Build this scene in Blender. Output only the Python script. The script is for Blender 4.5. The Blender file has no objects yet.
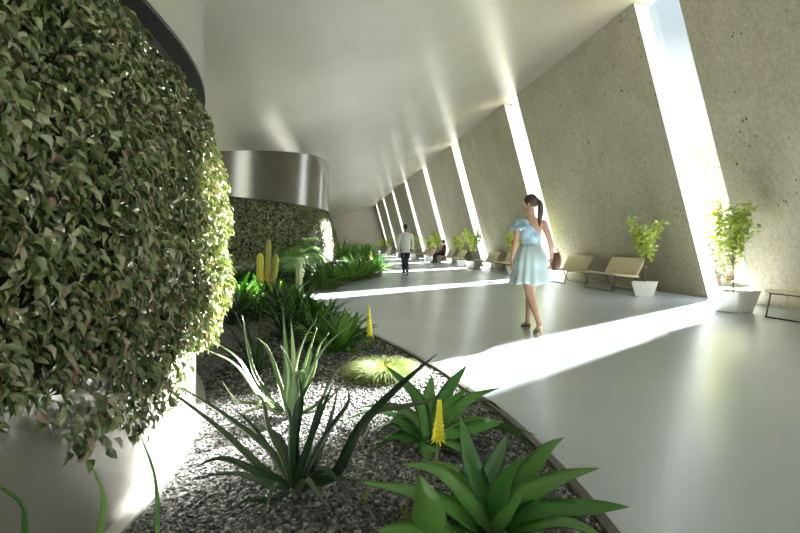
import bpy, math, random
import numpy as np
from mathutils import Vector, Matrix
PI = math.pi
rng = np.random.default_rng(7)
random.seed(7)
scene = bpy.context.scene
COL = scene.collection

# ------------------------------------------------------------------ camera
H = 1.1; F = 600.0; CX, CY = 400.0, 244.0
TH = math.atan(75 / 600)
FWD = np.array([math.sin(TH), math.cos(TH), 0]); RGT = np.array([math.cos(TH), -math.sin(TH), 0]); UP = np.array([0, 0, 1.0])
CAM = np.array([0, 0, H])
cd = bpy.data.cameras.new('camera'); co = bpy.data.objects.new('camera', cd); COL.objects.link(co)
co.location = (0, 0, H); co.rotation_euler = (PI / 2, 0, -TH)
cd.sensor_width = 36; cd.lens = 27; cd.shift_y = -22.5 / 800; cd.clip_end = 500; cd.clip_start = 0.05
scene.camera = co

def at(px, py, d):
    """world point seen at photo pixel px,py at depth d"""
    return CAM + d * (FWD + RGT * ((px - CX) / F) + UP * ((CY - py) / F))
def gp(px, py, z=0.0):
    """world point of the photo pixel on the level z"""
    return at(px, py, (H - z) * F / (py - CY))

# ------------------------------------------------------------------ object helpers
def props(o, label=None, cat=None, group=None, kind=None):
    if label: o['label'] = label
    if cat: o['category'] = cat
    if group: o['group'] = group
    if kind: o['kind'] = kind
    return o
def empty(name, loc, label, cat, group=None, rz=0.0):
    o = bpy.data.objects.new(name, None); COL.objects.link(o)
    o.location = [float(v) for v in loc]; o.rotation_euler = (0, 0, rz); o.empty_display_size = .1
    return props(o, label, cat, group)

class MB:
    def __init__(s): s.v = []; s.f = []; s.n = 0
    def add(s, verts, faces):
        verts = np.asarray(verts, float).reshape(-1, 3)
        s.v.append(verts); s.f.extend([tuple(int(i) + s.n for i in f) for f in faces]); s.n += len(verts)
        return s
    def mesh(s, name, smooth=True):
        me = bpy.data.meshes.new(name)
        V = np.concatenate(s.v) if s.v else np.zeros((0, 3))
        me.from_pydata(V.tolist(), [], s.f); me.validate(); me.update()
        if smooth: me.polygons.foreach_set('use_smooth', [True] * len(me.polygons))
        return me
    def build(s, name, mat, parent=None, smooth=True, loc=None):
        o = bpy.data.objects.new(name, s.mesh(name, smooth)); COL.objects.link(o)
        if mat: o.data.materials.append(mat)
        if parent: o.parent = parent
        if loc is not None: o.location = [float(v) for v in loc]
        return o
    def box(s, a, b):
        (x0, y0, z0), (x1, y1, z1) = a, b
        return s.add([(x0,y0,z0),(x1,y0,z0),(x1,y1,z0),(x0,y1,z0),(x0,y0,z1),(x1,y0,z1),(x1,y1,z1),(x0,y1,z1)],
                     [(0,3,2,1),(4,5,6,7),(0,1,5,4),(1,2,6,5),(2,3,7,6),(3,0,4,7)])
    def hexa(s, p):
        return s.add(p, [(0,3,2,1),(4,5,6,7),(0,1,5,4),(1,2,6,5),(2,3,7,6),(3,0,4,7)])
    def grid(s, P, close=False, capa=False, capb=False):
        """P (m,n,3): rings along the first axis"""
        P = np.asarray(P); m, n, _ = P.shape; fs = []
        for i in range(m - 1):
            for j in range(n if close else n - 1):
                k = (j + 1) % n
                fs.append((i*n+j, i*n+k, (i+1)*n+k, (i+1)*n+j))
        if capa: fs.append(tuple(range(n))[::-1])
        if capb: fs.append(tuple((m-1)*n + j for j in range(n)))
        return s.add(P.reshape(-1, 3), fs)
    def tube(s, pts, r, n=8):
        pts = np.asarray(pts, float); m = len(pts)
        r = np.broadcast_to(np.asarray(r, float), (m,))
        T = np.gradient(pts, axis=0); T /= np.linalg.norm(T, axis=1)[:, None] + 1e-12
        ref = np.array([0, 0, 1.0]) if abs(T[0][2]) < .9 else np.array([1.0, 0, 0])
        P = []
        for i in range(m):
            a = ref - T[i] * ref.dot(T[i]); a /= np.linalg.norm(a) + 1e-12; ref = a
            b = np.cross(T[i], a)
            an = np.linspace(0, 2*PI, n, endpoint=False)
            P.append(pts[i] + r[i] * (np.cos(an)[:, None] * a + np.sin(an)[:, None] * b))
        return s.grid(np.array(P), True, True, True)

def catmull(P, n):
    P = np.asarray(P, float); m = len(P)
    if m == 2: return P[0] + (P[1] - P[0]) * np.linspace(0, 1, n)[:, None]
    Q = np.vstack([2*P[0]-P[1], P, 2*P[-1]-P[-2]])
    seg = np.linalg.norm(np.diff(P, axis=0), axis=1) ** .5; cum = np.concatenate([[0], np.cumsum(seg)]); u = np.linspace(0, cum[-1], n)
    out = []
    for x in u:
        i = min(np.searchsorted(cum, x, 'right') - 1, m - 2); t = (x - cum[i]) / seg[i]
        a, b, c, d = Q[i:i+4]
        out.append(.5*((2*b) + (c-a)*t + (2*a-5*b+4*c-d)*t*t + (3*b-a-3*c+d)*t**3))
    return np.array(out)

# ------------------------------------------------------------------ materials
def mat(name):
    m = bpy.data.materials.new(name); m.use_nodes = True
    nt = m.node_tree; return m, nt, nt.nodes['Principled BSDF']
def N(nt, t, **kw):
    n = nt.nodes.new(t)
    for k, v in kw.items():
        if k in n.inputs: n.inputs[k].default_value = v
        else: setattr(n, k, v)
    return n
def ramp(nt, src, stops):
    r = nt.nodes.new('ShaderNodeValToRGB'); e = r.color_ramp.elements
    while len(e) < len(stops): e.new(.5)
    for el, (p, c) in zip(e, stops):
        el.position = p; el.color = (*c, 1) if len(c) == 3 else c
    nt.links.new(src, r.inputs[0]); return r
def simple(name, c, rough=.5, metal=0.0, spec=.5, **kw):
    m, nt, b = mat(name)
    b.inputs['Base Color'].default_value = (*c, 1); b.inputs['Roughness'].default_value = rough
    b.inputs['Metallic'].default_value = metal; b.inputs['Specular IOR Level'].default_value = spec
    for k, v in kw.items(): b.inputs[k.replace('_', ' ')].default_value = v
    return m
def bump(nt, b, src, strength, dist=.01):
    bp = N(nt, 'ShaderNodeBump', Strength=strength, Distance=dist)
    nt.links.new(src, bp.inputs['Height']); nt.links.new(bp.outputs[0], b.inputs['Normal']); return bp

def concrete(name, ca, cb, pits=True, rough=.75):
    m, nt, b = mat(name)
    tc = N(nt, 'ShaderNodeTexCoord'); L = nt.links.new
    n1 = N(nt, 'ShaderNodeTexNoise', Scale=.9, Detail=8.0, Roughness=.65); L(tc.outputs['Object'], n1.inputs['Vector'])
    r1 = ramp(nt, n1.outputs[0], [(.3, ca), (.7, cb)])
    n2 = N(nt, 'ShaderNodeTexNoise', Scale=14.0, Detail=5.0); L(tc.outputs['Object'], n2.inputs['Vector'])
    mx = N(nt, 'ShaderNodeMixRGB', blend_type='OVERLAY'); mx.inputs[0].default_value = .35
    L(r1.outputs[0], mx.inputs[1]); L(n2.outputs[0], mx.inputs[2])
    out = mx.outputs[0]
    h = n2.outputs[0]
    if pits:
        vo = N(nt, 'ShaderNodeTexVoronoi', Scale=11.0); L(tc.outputs['Object'], vo.inputs['Vector'])
        nz = N(nt, 'ShaderNodeTexNoise', Scale=1.7, Detail=3.0); L(tc.outputs['Object'], nz.inputs['Vector'])
        rr = N(nt, 'ShaderNodeTexWhiteNoise'); L(vo.outputs['Position'], rr.inputs['Vector'])
        mr = N(nt, 'ShaderNodeMapRange'); L(nz.outputs[0], mr.inputs[0])
        mr.inputs[1].default_value = .42; mr.inputs[2].default_value = .72; mr.inputs[3].default_value = .03; mr.inputs[4].default_value = .5
        mu = N(nt, 'ShaderNodeMath', operation='MULTIPLY'); rp = N(nt, 'ShaderNodeMath', operation='POWER'); L(rr.outputs['Value'], rp.inputs[0]); rp.inputs[1].default_value = 3.0; L(mr.outputs[0], mu.inputs[0]); L(rp.outputs[0], mu.inputs[1])
        lt = N(nt, 'ShaderNodeMath', operation='LESS_THAN'); L(vo.outputs['Distance'], lt.inputs[0]); L(mu.outputs[0], lt.inputs[1])
        m2 = N(nt, 'ShaderNodeMixRGB', blend_type='MIX'); L(lt.outputs[0], m2.inputs[0]); L(out, m2.inputs[1]); m2.inputs[2].default_value = (.1, .095, .075, 1)
        out = m2.outputs[0]
        sb = N(nt, 'ShaderNodeMath', operation='SUBTRACT'); L(n2.outputs[0], sb.inputs[0]); L(lt.outputs[0], sb.inputs[1]); h = sb.outputs[0]
    L(out, b.inputs['Base Color']); b.inputs['Roughness'].default_value = rough
    b.inputs['Specular IOR Level'].default_value = .3
    bump(nt, b, h, .35, .006)
    return m

def leafmat(name, stops, rough=.35, trans=.25, spec=.5):
    """leaf green picked per leaf (island), slight mottling, some light passing through"""
    m, nt, b = mat(name); L = nt.links.new
    g = N(nt, 'ShaderNodeNewGeometry'); tc = N(nt, 'ShaderNodeTexCoord')
    nz = N(nt, 'ShaderNodeTexNoise', Scale=9.0, Detail=2.0); L(tc.outputs['Object'], nz.inputs['Vector'])
    ad = N(nt, 'ShaderNodeMath', operation='MULTIPLY_ADD'); L(nz.outputs[0], ad.inputs[0]); ad.inputs[1].default_value = .35
    oi = N(nt, 'ShaderNodeObjectInfo'); rd = N(nt, 'ShaderNodeMath', operation='MULTIPLY_ADD'); L(oi.outputs['Random'], rd.inputs[0]); rd.inputs[1].default_value = 1.7
    L(g.outputs['Random Per Island'], rd.inputs[2]); fc = N(nt, 'ShaderNodeMath', operation='FRACT'); L(rd.outputs[0], fc.inputs[0]); L(fc.outputs[0], ad.inputs[2])
    sb = N(nt, 'ShaderNodeMath', operation='SUBTRACT'); L(ad.outputs[0], sb.inputs[0]); sb.inputs[1].default_value = .17
    r = ramp(nt, sb.outputs[0], stops)
    L(r.outputs[0], b.inputs['Base Color']); b.inputs['Roughness'].default_value = rough
    b.inputs['Specular IOR Level'].default_value = spec
    if trans:
        out = nt.nodes['Material Output']
        tr = N(nt, 'ShaderNodeBsdfTranslucent'); mixc = N(nt, 'ShaderNodeMixRGB', blend_type='MULTIPLY'); mixc.inputs[0].default_value = 1
        L(r.outputs[0], mixc.inputs[1]); mixc.inputs[2].default_value = (1.0, 1.0, .45, 1)
        L(mixc.outputs[0], tr.inputs[0])
        ms = N(nt, 'ShaderNodeMixShader'); ms.inputs[0].default_value = trans
        L(b.outputs[0], ms.inputs[1]); L(tr.outputs[0], ms.inputs[2]); L(ms.outputs[0], out.inputs[0])
    return m

M = {}
M['wall'] = concrete('pitted_concrete', (.385, .345, .24), (.49, .445, .32))
M['wall_end'] = concrete('smooth_concrete', (.42, .385, .31), (.5, .46, .375), pits=False)
m, nt, b = mat('ceiling_plaster'); tc = N(nt, 'ShaderNodeTexCoord'); n1 = N(nt, 'ShaderNodeTexNoise', Scale=.5, Detail=5.0)
nt.links.new(tc.outputs['Object'], n1.inputs['Vector'])
r = ramp(nt, n1.outputs[0], [(.3, (.375, .347, .268)), (.7, (.44, .41, .325))]); nt.links.new(r.outputs[0], b.inputs['Base Color'])
b.inputs['Roughness'].default_value = .3; b.inputs['Specular IOR Level'].default_value = .8
M['ceiling'] = m
m, nt, b = mat('polished_floor'); tc = N(nt, 'ShaderNodeTexCoord'); n1 = N(nt, 'ShaderNodeTexNoise', Scale=.7, Detail=6.0)
nt.links.new(tc.outputs['Object'], n1.inputs['Vector'])
r = ramp(nt, n1.outputs[0], [(.3, (.52, .585, .665)), (.7, (.57, .635, .71))])
v2 = N(nt, 'ShaderNodeTexVoronoi', Scale=2.2); nt.links.new(tc.outputs['Object'], v2.inputs['Vector'])
lt = N(nt, 'ShaderNodeMath', operation='LESS_THAN'); nt.links.new(v2.outputs['Distance'], lt.inputs[0]); lt.inputs[1].default_value = .012
mx = N(nt, 'ShaderNodeMixRGB'); nt.links.new(lt.outputs[0], mx.inputs[0]); nt.links.new(r.outputs[0], mx.inputs[1]); mx.inputs[2].default_value = (.12, .12, .12, 1)
nt.links.new(mx.outputs[0], b.inputs['Base Color'])
b.inputs['Roughness'].default_value = .23; b.inputs['Specular IOR Level'].default_value = 1.0
M['floor'] = m
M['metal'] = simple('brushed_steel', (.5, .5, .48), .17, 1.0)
M['metal_far'] = simple('brushed_steel_dark_reflection', (.27, .265, .25), .15, 1.0)  # same steel as the near band, darker reflections put into its base colour
M['skirt'] = simple('satin_metal', (.5, .49, .455), .27, .6)
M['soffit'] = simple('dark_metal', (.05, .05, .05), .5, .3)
M['plinth'] = simple('pale_plinth', (.55, .54, .5), .5)
M['curb'] = simple('bronze_edging', (.075, .068, .052), .4, .4)
M['frame'] = simple('white_frame', (.8, .82, .83), .4)
M['pot'] = simple('white_pot', (.78, .76, .7), .45)
M['soil'] = simple('soil', (.07, .05, .035), .9)
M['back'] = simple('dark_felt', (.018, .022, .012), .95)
m, nt, b = mat('cream_fabric'); tc = N(nt, 'ShaderNodeTexCoord'); n1 = N(nt, 'ShaderNodeTexNoise', Scale=220.0)
nt.links.new(tc.outputs['Object'], n1.inputs['Vector']); b.inputs['Base Color'].default_value = (.74, .66, .45, 1); b.inputs['Roughness'].default_value = .85
bump(nt, b, n1.outputs[0], .2, .003); M['cream'] = m
M['leg'] = simple('dark_steel', (.09, .085, .075), .3, .9)
# glass: thin pane, light passes straight through
m, nt, b = mat('clear_glass'); out = nt.nodes['Material Output']; nt.nodes.remove(b)
lw = N(nt, 'ShaderNodeLayerWeight', Blend=.5); pw = N(nt, 'ShaderNodeMath', operation='POWER'); pw.inputs[1].default_value = 4.0
fr = N(nt, 'ShaderNodeMath', operation='MULTIPLY_ADD'); fr.inputs[1].default_value = .5; fr.inputs[2].default_value = .03
nt.links.new(lw.outputs['Facing'], pw.inputs[0]); nt.links.new(pw.outputs[0], fr.inputs[0])
tp = N(nt, 'ShaderNodeBsdfTransparent'); tp.inputs[0].default_value = (.97, .985, .985, 1)
gl = N(nt, 'ShaderNodeBsdfGlossy', Roughness=.02); ms = N(nt, 'ShaderNodeMixShader')
nt.links.new(fr.outputs[0], ms.inputs[0]); nt.links.new(tp.outputs[0], ms.inputs[1]); nt.links.new(gl.outputs[0], ms.inputs[2]); nt.links.new(ms.outputs[0], out.inputs[0])
M['glass'] = m
# hedge leaves, plants
M['hedge'] = leafmat('creeper_leaves', [(0, (.06, .11, .03)), (.3, (.14, .2, .06)), (.6, (.27, .33, .14)), (.72, (.29, .26, .14)), (.86, (.45, .49, .29)), (1, (.28, .18, .12))], .22, .1, .9)
M['agave'] = leafmat('agave_leaf', [(0, (.06, .2, .045)), (.5, (.095, .28, .06)), (1, (.19, .4, .09))], .24, .15)
M['aloe'] = leafmat('dark_aloe_leaf', [(0, (.03, .08, .035)), (.6, (.07, .14, .06)), (1, (.16, .21, .1))], .3, .08)
M['pale'] = leafmat('pale_strap_leaf', [(0, (.07, .13, .05)), (.5, (.11, .18, .07)), (1, (.2, .25, .12))], .4, .18)
M['rosette'] = leafmat('rosette_leaf', [(0, (.07, .23, .03)), (.5, (.14, .36, .05)), (1, (.27, .5, .09))], .33, .35)
M['palm'] = leafmat('palm_leaf', [(0, (.15, .32, .07)), (.5, (.23, .4, .11)), (1, (.36, .5, .19))], .5, .3)
M['tuft'] = leafmat('feather_grass', [(0, (.16, .24, .05)), (.5, (.26, .34, .1)), (1, (.38, .43, .18))], .6, .4)
M['lowgrass'] = leafmat('low_grass', [(0, (.04, .09, .02)), (.5, (.08, .15, .03)), (1, (.16, .22, .06))], .6, .3)
M['maple'] = leafmat('maple_leaf', [(0, (.33, .46, .07)), (.5, (.48, .58, .14)), (1, (.62, .66, .24))], .5, .32)
M['outleaf'] = leafmat('hazed_outdoor_leaf', [(0, (.45, .47, .38)), (.5, (.56, .57, .48)), (1, (.66, .66, .58))], .6, .08)  # haze and glare over the outside trees put into a pale leaf colour
M['bark'] = simple('bark', (.2, .14, .09), .85)
M['palmstem'] = simple('palm_stem', (.34, .36, .17), .7)
M['yellow'] = simple('yellow_flower', (1.0, .95, .06), .5)
M['cactus'] = leafmat('cactus_skin', [(0, (.5, .5, .1)), (1, (.6, .6, .14))], .55, 0)
M['cactus_sunlit'] = leafmat('cactus_skin_sunlit', [(0, (.92, .88, .08)), (1, (.95, .92, .12))], .55, 0)  # sunlight on the left arm put into a brighter yellow skin
M['stalk'] = simple('flower_stalk', (.22, .25, .08), .6)
# ------------------------------------------------------------------ the setting
LEAN = .2707; XB = 7.742; ZT = 5.93; S1 = 11.35; SP = 8.76; SW = 1.35; TK = .28
Y0, Y1 = -15.0, 76.0
XL = -4.5
def wx(z): return XB - LEAN * z
MC = .27
ZTOP = (ZT)
def cz(x): return ZT - MC * ((XB - LEAN*ZT) - x)

mb = MB(); mb.box((XL-.3, Y0-.4, -.25), (XB+TK+.1, Y1+.4, 0)); props(mb.build('floor', M['floor'], smooth=False), kind='structure')
mb = MB(); xr = 6.6
a, c = (XL-.3), xr
mb.hexa([(a,Y0-.4,cz(a)),(c,Y0-.4,cz(c)),(c,Y1+.4,cz(c)),(a,Y1+.4,cz(a)),(a-.05,Y0-.4,cz(a)+.25),(c-.05,Y0-.4,cz(c)+.25),(c-.05,Y1+.4,cz(c)+.25),(a-.05,Y1+.4,cz(a)+.25)])
props(mb.build('ceiling', M['ceiling'], smooth=False), kind='structure')
def lean_slab(name, ya, yb, m, x_in=0.0, t=TK, z0=0.0, z1=None, parent=None):
    zt = z1 if z1 is not None else ZT + .02
    A = [(wx(z0)+x_in, ya, z0), (wx(z0)+x_in+t, ya, z0), (wx(z0)+x_in+t, yb, z0), (wx(z0)+x_in, yb, z0),
         (wx(zt)+x_in, ya, zt), (wx(zt)+x_in+t, ya, zt), (wx(zt)+x_in+t, yb, zt), (wx(zt)+x_in, yb, zt)]
    return MB().hexa(A).build(name, m, parent, smooth=False)
slits = [(S1 + SP*k - SW, S1 + SP*k) for k in range(-2, 8)]
prev = Y0 - .4
for i, (ya, yb) in enumerate(slits):
    props(lean_slab('wall_right', prev, ya, M['wall']), kind='structure'); prev = yb
    w = bpy.data.objects.new('window_%d' % (i+1), None); COL.objects.link(w); props(w, kind='structure')
    w.location = (XB, (ya+yb)/2, 0)
    fr = MB()
    for (p, q, z0, z1) in ((ya, ya+.045, 0, ZT-.03), (yb-.045, yb, 0, ZT-.03), (ya, yb, 0, .05), (ya, yb, ZT-.08, ZT-.03)):
        fr.hexa([(wx(z)+o, y, z) for z in (z0, z1) for (o, y) in ((.20, p), (.25, p), (.25, q), (.20, q))])
    for (p, q) in ((ya, ya+.012), (yb-.012, yb)):
        fr.hexa([(wx(z)+o, y, z) for z in (0, ZT-.03) for (o, y) in ((-.004, p), (.20, p), (.20, q), (-.004, q))])
    f = fr.build('frame', M['frame'], smooth=False); f.parent = w; f.location = (-XB, -(ya+yb)/2, 0)
    # thin pane between the frame bars
    P = MB(); P.hexa([(wx(z)+o, y, z) for z in (.05, ZT-.08) for (o, y) in ((.222, ya+.045), (.228, ya+.045), (.228, yb-.045), (.222, yb-.045))])
    p = P.build('pane', M['glass'], smooth=False); p.parent = w; p.location = (-XB, -(ya+yb)/2, 0)
props(lean_slab('wall_right', prev, Y1+.4, M['wall']), kind='structure')
def cross_wall(name, y, t, m):
    A = [(XL, 0), (XB, 0), (XB-LEAN*ZT, ZT), (XL, cz(XL))]
    mb = MB(); mb.add([(x, yy, z) for yy in (y, y+t) for x, z in A], [(0,1,2,3),(7,6,5,4),(0,4,5,1),(1,5,6,2),(2,6,7,3),(3,7,4,0)])
    return mb.build(name, m, smooth=False)
props(cross_wall('wall_end', Y1, .3, M['wall_end']), kind='structure')
props(MB().box((XL-.3, Y0-.4, 0), (XL, Y1+.4, cz(XL)+.02)).build('wall_left', M['wall_end'], smooth=False), kind='structure')
# unseen glazed end added behind the viewer for fill daylight: posts, rails, pane
w = bpy.data.objects.new('window_11', None); COL.objects.link(w); props(w, kind='structure'); w.location = (0, Y0, 0)
fr = MB()
for x in np.linspace(XL, 5.9, 6):
    fr.box((x, -.05, 0), (x+.08, .05, cz(x)-.02))
fr.box((XL, -.05, 0), (XB-.1, .05, .08))
f = fr.build('frame', M['frame'], w, smooth=False)
mb = MB(); A = [(XL, .08), (XB-.1, .08), (XB-LEAN*ZT-.05, ZT-.1), (XL, cz(XL)-.05)]
mb.add([(x, yy, z) for yy in (-.006, .006) for x, z in A], [(0,1,2,3),(7,6,5,4),(0,4,5,1),(1,5,6,2),(2,6,7,3),(3,7,4,0)])
mb.build('pane', M['glass'], w, smooth=False)
# outside ground
m, nt, b = mat('dry_lawn'); tc = N(nt, 'ShaderNodeTexCoord'); n1 = N(nt, 'ShaderNodeTexNoise', Scale=.35, Detail=6.0)
nt.links.new(tc.outputs['Object'], n1.inputs['Vector']); r = ramp(nt, n1.outputs[0], [(.3, (.2, .19, .1)), (.7, (.33, .31, .19))]); nt.links.new(r.outputs[0], b.inputs['Base Color'])
b.inputs['Roughness'].default_value = .9
props(MB().box((-80, -90, -.5), (160, 190, -.3)).build('ground', m, smooth=False), kind='structure')
# paving strip outside along the wall
props(MB().box((XB+TK+.12, Y0, -.3), (XB+3.0, Y1, -.06)).build('path', simple('pale_paving', (.5, .48, .42), .8), smooth=False), kind='structure')

# ------------------------------------------------------------------ green walls (curved planters)
def ring(cx, cy, R, a0, a1, n, z):
    a = np.linspace(a0, a1, n); return np.stack([cx + R*np.cos(a), cy + R*np.sin(a), np.full(n, z)], 1)
def shell(prof, cx, cy, a0, a1, n=97):
    """solid of the closed profile (r,z) swept round the arc"""
    a = np.linspace(a0, a1, n); P = np.array([[(cx + r*math.cos(t), cy + r*math.sin(t), z) for r, z in prof] for t in a])
    mb = MB(); mb.grid(P, True, True, True); return mb

def leaves(mb, base, nrm, L, W, droop, yaw, roll, curl, simple_=False):
    """many leaves at once: base points, wall normals, sizes and angles (arrays)"""
    n = len(base)
    up = np.array([0, 0, 1.0]); side0 = np.cross(up, nrm); side0 /= np.linalg.norm(side0, axis=1)[:, None]
    d = nrm*np.cos(droop)[:, None] - up*np.sin(droop)[:, None]
    d = d*np.cos(yaw)[:, None] + side0*np.sin(yaw)[:, None]
    q = np.cross(d, side0); q /= np.linalg.norm(q, axis=1)[:, None]
    s = np.cross(q, d)
    q2 = q*np.cos(roll)[:, None] + s*np.sin(roll)[:, None]; s2 = s*np.cos(roll)[:, None] - q*np.sin(roll)[:, None]
    q2 *= np.where(q2[:, 2:3] + (q2*nrm).sum(1)[:, None] < 0, -1, 1)
    if simple_:
        tpl = [(0,0,0),(.45,-.5,.05),(1,0,-.12),(.45,.5,.05),(.45,0,-.03)]; fc = [(0,1,4),(1,2,4),(2,3,4),(3,0,4)]
    else:
        tpl = [(0,0,0),(.28,-.42,.15),(.28,0,0),(.28,.42,.15),(.62,-.40,.10),(.62,0,-.07),(.62,.40,.10),(1.0,0,-.26)]
        fc = [(0,1,2),(0,2,3),(1,4,5,2),(2,5,6,3),(4,7,5),(5,7,6)]
    t = np.array(tpl); k = len(t)
    V = (base[:, None, :] + d[:, None, :]*(t[None, :, 0:1]*L[:, None, None]) + s2[:, None, :]*(t[None, :, 1:2]*W[:, None, None])
         + q2[:, None, :]*(t[None, :, 2:3]*(L*curl)[:, None, None]))
    off = (np.arange(n)*k)
    F_ = []
    for f in fc:
        F_.extend((off[:, None] + np.array(f)[None, :]).tolist())
    mb.add(V.reshape(-1, 3), F_)

def bulge(z, z0, z1, amp):
    t = np.clip((z - z0)/(z1 - z0), 0, 1)
    return amp*np.sin(PI*t**.9)**1.05
def lump(a, z, R, f=1.0):
    u = a*R
    return (np.sin(u*5.1*f + 1.3*np.sin(z*6*f)) * np.sin(z*7.3*f + 1.7*np.sin(u*3.7*f)) + .5*np.sin(u*13*f + z*4*f)*np.sin(z*15*f - u*6*f))

def green_wall(label, cx, cy, R, zb, a0, a1, hedge_spec, band='metal'):
    g = empty('green_wall', (cx, cy, 0), label, 'green wall')
    def put(mb, name, m, smooth=True):
        o = mb.build(name, m, g, smooth); o.location = (-cx, -cy, 0); return o
    zt = cz(cx + R) + .0
    # steel band under the ceiling: follows the ceiling slope
    a = np.linspace(a0, a1, 121); P = []
    for t in a:
        c, s = math.cos(t), math.sin(t)
        P.append([(cx+R*c, cy+R*s, zb), (cx+R*c, cy+R*s, cz(cx+R*c)-.004), (cx+(R-.05)*c, cy+(R-.05)*s, cz(cx+(R-.05)*c)-.004), (cx+(R-.05)*c, cy+(R-.05)*s, zb+.03), (cx+(R-.05)*c, cy+(R-.05)*s, zb)])
    mbb = MB(); mbb.grid(np.array(P), True, True, True); o = put(mbb, 'metal_band', M[band])
    o.data.polygons.foreach_set('use_smooth', [False]*len(o.data.polygons)); 
    md = o.modifiers.new('edge', 'EDGE_SPLIT'); md.split_angle = .5; o.data.polygons.foreach_set('use_smooth', [True]*len(o.data.polygons))
    def sharp(o):
        md = o.modifiers.new('edge', 'EDGE_SPLIT'); md.split_angle = .5; return o
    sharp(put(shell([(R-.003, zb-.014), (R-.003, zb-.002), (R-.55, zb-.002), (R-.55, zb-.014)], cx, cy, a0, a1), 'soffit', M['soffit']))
    sharp(put(shell([(R-.06, .03), (R-.06, .64), (R-.09, .64), (R-.09, .03)], cx, cy, a0, a1), 'skirt', M['skirt']))
    sharp(put(shell([(R, 0), (R, .032), (R-.2, .032), (R-.2, 0)], cx, cy, a0, a1), 'plinth', M['plinth']))
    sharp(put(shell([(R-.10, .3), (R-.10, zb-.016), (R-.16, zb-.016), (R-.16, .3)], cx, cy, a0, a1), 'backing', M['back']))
    mb = MB(); hedge_spec(mb, cx, cy, R, zb)
    o = put(mb, 'foliage', M['hedge'], True)
    return g

DR1 = (-6.905, 3.1, 6.2, 2.1)
def hedge_near(mb, cx, cy, R, zb):
    def scat(n, aa, zz0, zz1, f, size=1.0, simple_=False):
        a = rng.uniform(aa[0], aa[1], n); z = rng.uniform(zz0, zz1, n)
        # ragged lower hem: leaves trail over the skirt
        hem = .675 - .15*np.clip((a+.16)/.07, 0, 1)*(.55+.45*np.sin(a*R*9.1)) - .30*np.clip((a*R-.55)/.9, 0, 1)*(.6+.4*np.sin(a*R*19)) + rng.normal(0, .02, n)
        keep = z > hem; a, z = a[keep], z[keep]; n = len(a)
        lay = rng.uniform(0, 1, n)
        dr = -.09 + bulge(z, .14, zb+.02, .215) + .045*lump(a, z, R) - .09*lay**1.5
        rr = R + dr
        nrm = np.stack([np.cos(a), np.sin(a), np.zeros(n)], 1)
        base = np.stack([cx + rr*np.cos(a), cy + rr*np.sin(a), z], 1)
        L = rng.uniform(.036, .058, n)*size; W = L*rng.uniform(.42, .6, n)
        leaves(mb, base, nrm, L, W, np.radians(rng.normal(50, 26, n)), np.radians(rng.normal(0, 48, n)), np.radians(rng.normal(0, 38, n)), rng.uniform(.7, 1.9, n), simple_)
    scat(26000, (-.36, .30), .2, zb-.07, 1)
    scat(5000, (.30, .75), .2, zb-.02, 1, 1.5)
    scat(3500, (-.75, -.36), .2, zb-.02, 1, 1.6)
    # clumps hanging down over the skirt
    def clump(px, py, n, sx, sz):
        v = (FWD + RGT*((px-CX)/F) + UP*((CY-py)/F)); rr = R + .03
        A = v[0]**2+v[1]**2; B = -2*(v[0]*cx + v[1]*cy); C = cx*cx+cy*cy-rr*rr
        t = (-B - math.sqrt(B*B-4*A*C))/(2*A); p = CAM + v*t; a0 = math.atan2(p[1]-cy, p[0]-cx)
        n = int(n*1.6); a = a0 + rng.normal(0, sx, n)/R; z = p[2] + rng.normal(0, sz, n)
        rad = R + rng.uniform(-.03, .06, n)
        nrm = np.stack([np.cos(a), np.sin(a), np.zeros(n)], 1); base = np.stack([cx+rad*np.cos(a), cy+rad*np.sin(a), z], 1)
        L = rng.uniform(.034, .052, n); W = L*rng.uniform(.5, .7, n)
        leaves(mb, base, nrm, L, W, np.radians(rng.normal(60, 18, n)), np.radians(rng.normal(0, 40, n)), np.radians(rng.normal(0, 25, n)), rng.uniform(.6, 1.5, n))
    for c in ((98, 425, 34, .035, .05), (88, 438, 22, .03, .035), (112, 405, 26, .04, .04), (70, 405, 6, .02, .02), (56, 418, 6, .012, .03), (128, 392, 40, .05, .05), (150, 378, 60, .06, .05),
              (143, 428, 14, .02, .02), (135, 400, 12, .03, .03), (165, 385, 50, .06, .06), (180, 372, 60, .08, .06), (4, 430, 3, .01, .01), (10, 398, 10, .03, .02), (150, 405, 18, .04, .03)):
        clump(*c)
W1 = math.acos((XL - DR1[0])/DR1[2])
green_wall('tall curved green wall of creeper leaves in the foreground, under a steel band', *DR1, -W1, W1, hedge_near)
DR2 = (-14.73, 25.0, 14.9, 2.38)
def hedge_far(mb, cx, cy, R, zb):
    n = 44000; a = rng.uniform(-.81, .5, n); z = rng.uniform(.5, zb-.01, n)
    z = np.where(z < .6 + .1*np.sin(a*R*3), rng.uniform(.7, zb, n), z)
    rr = R - .04 + bulge(z, -.2, zb+.02, .36) + .03*lump(a, z, R, .8) - rng.uniform(0, .08, n)
    nrm = np.stack([np.cos(a), np.sin(a), np.zeros(n)], 1); base = np.stack([cx + rr*np.cos(a), cy + rr*np.sin(a), z], 1)
    L = rng.uniform(.05, .085, n); W = L*rng.uniform(.5, .7, n)
    leaves(mb, base, nrm, L, W, np.radians(rng.normal(50, 20, n)), np.radians(rng.normal(0, 40, n)), np.radians(rng.normal(0, 25, n)), rng.uniform(.6, 1.4, n), True)
W2 = math.acos((XL - DR2[0])/DR2[2])
green_wall('second, more distant curved green wall with a brushed steel band, behind the fan palm', *DR2, -W2, W2, hedge_far, 'metal_far')

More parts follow.
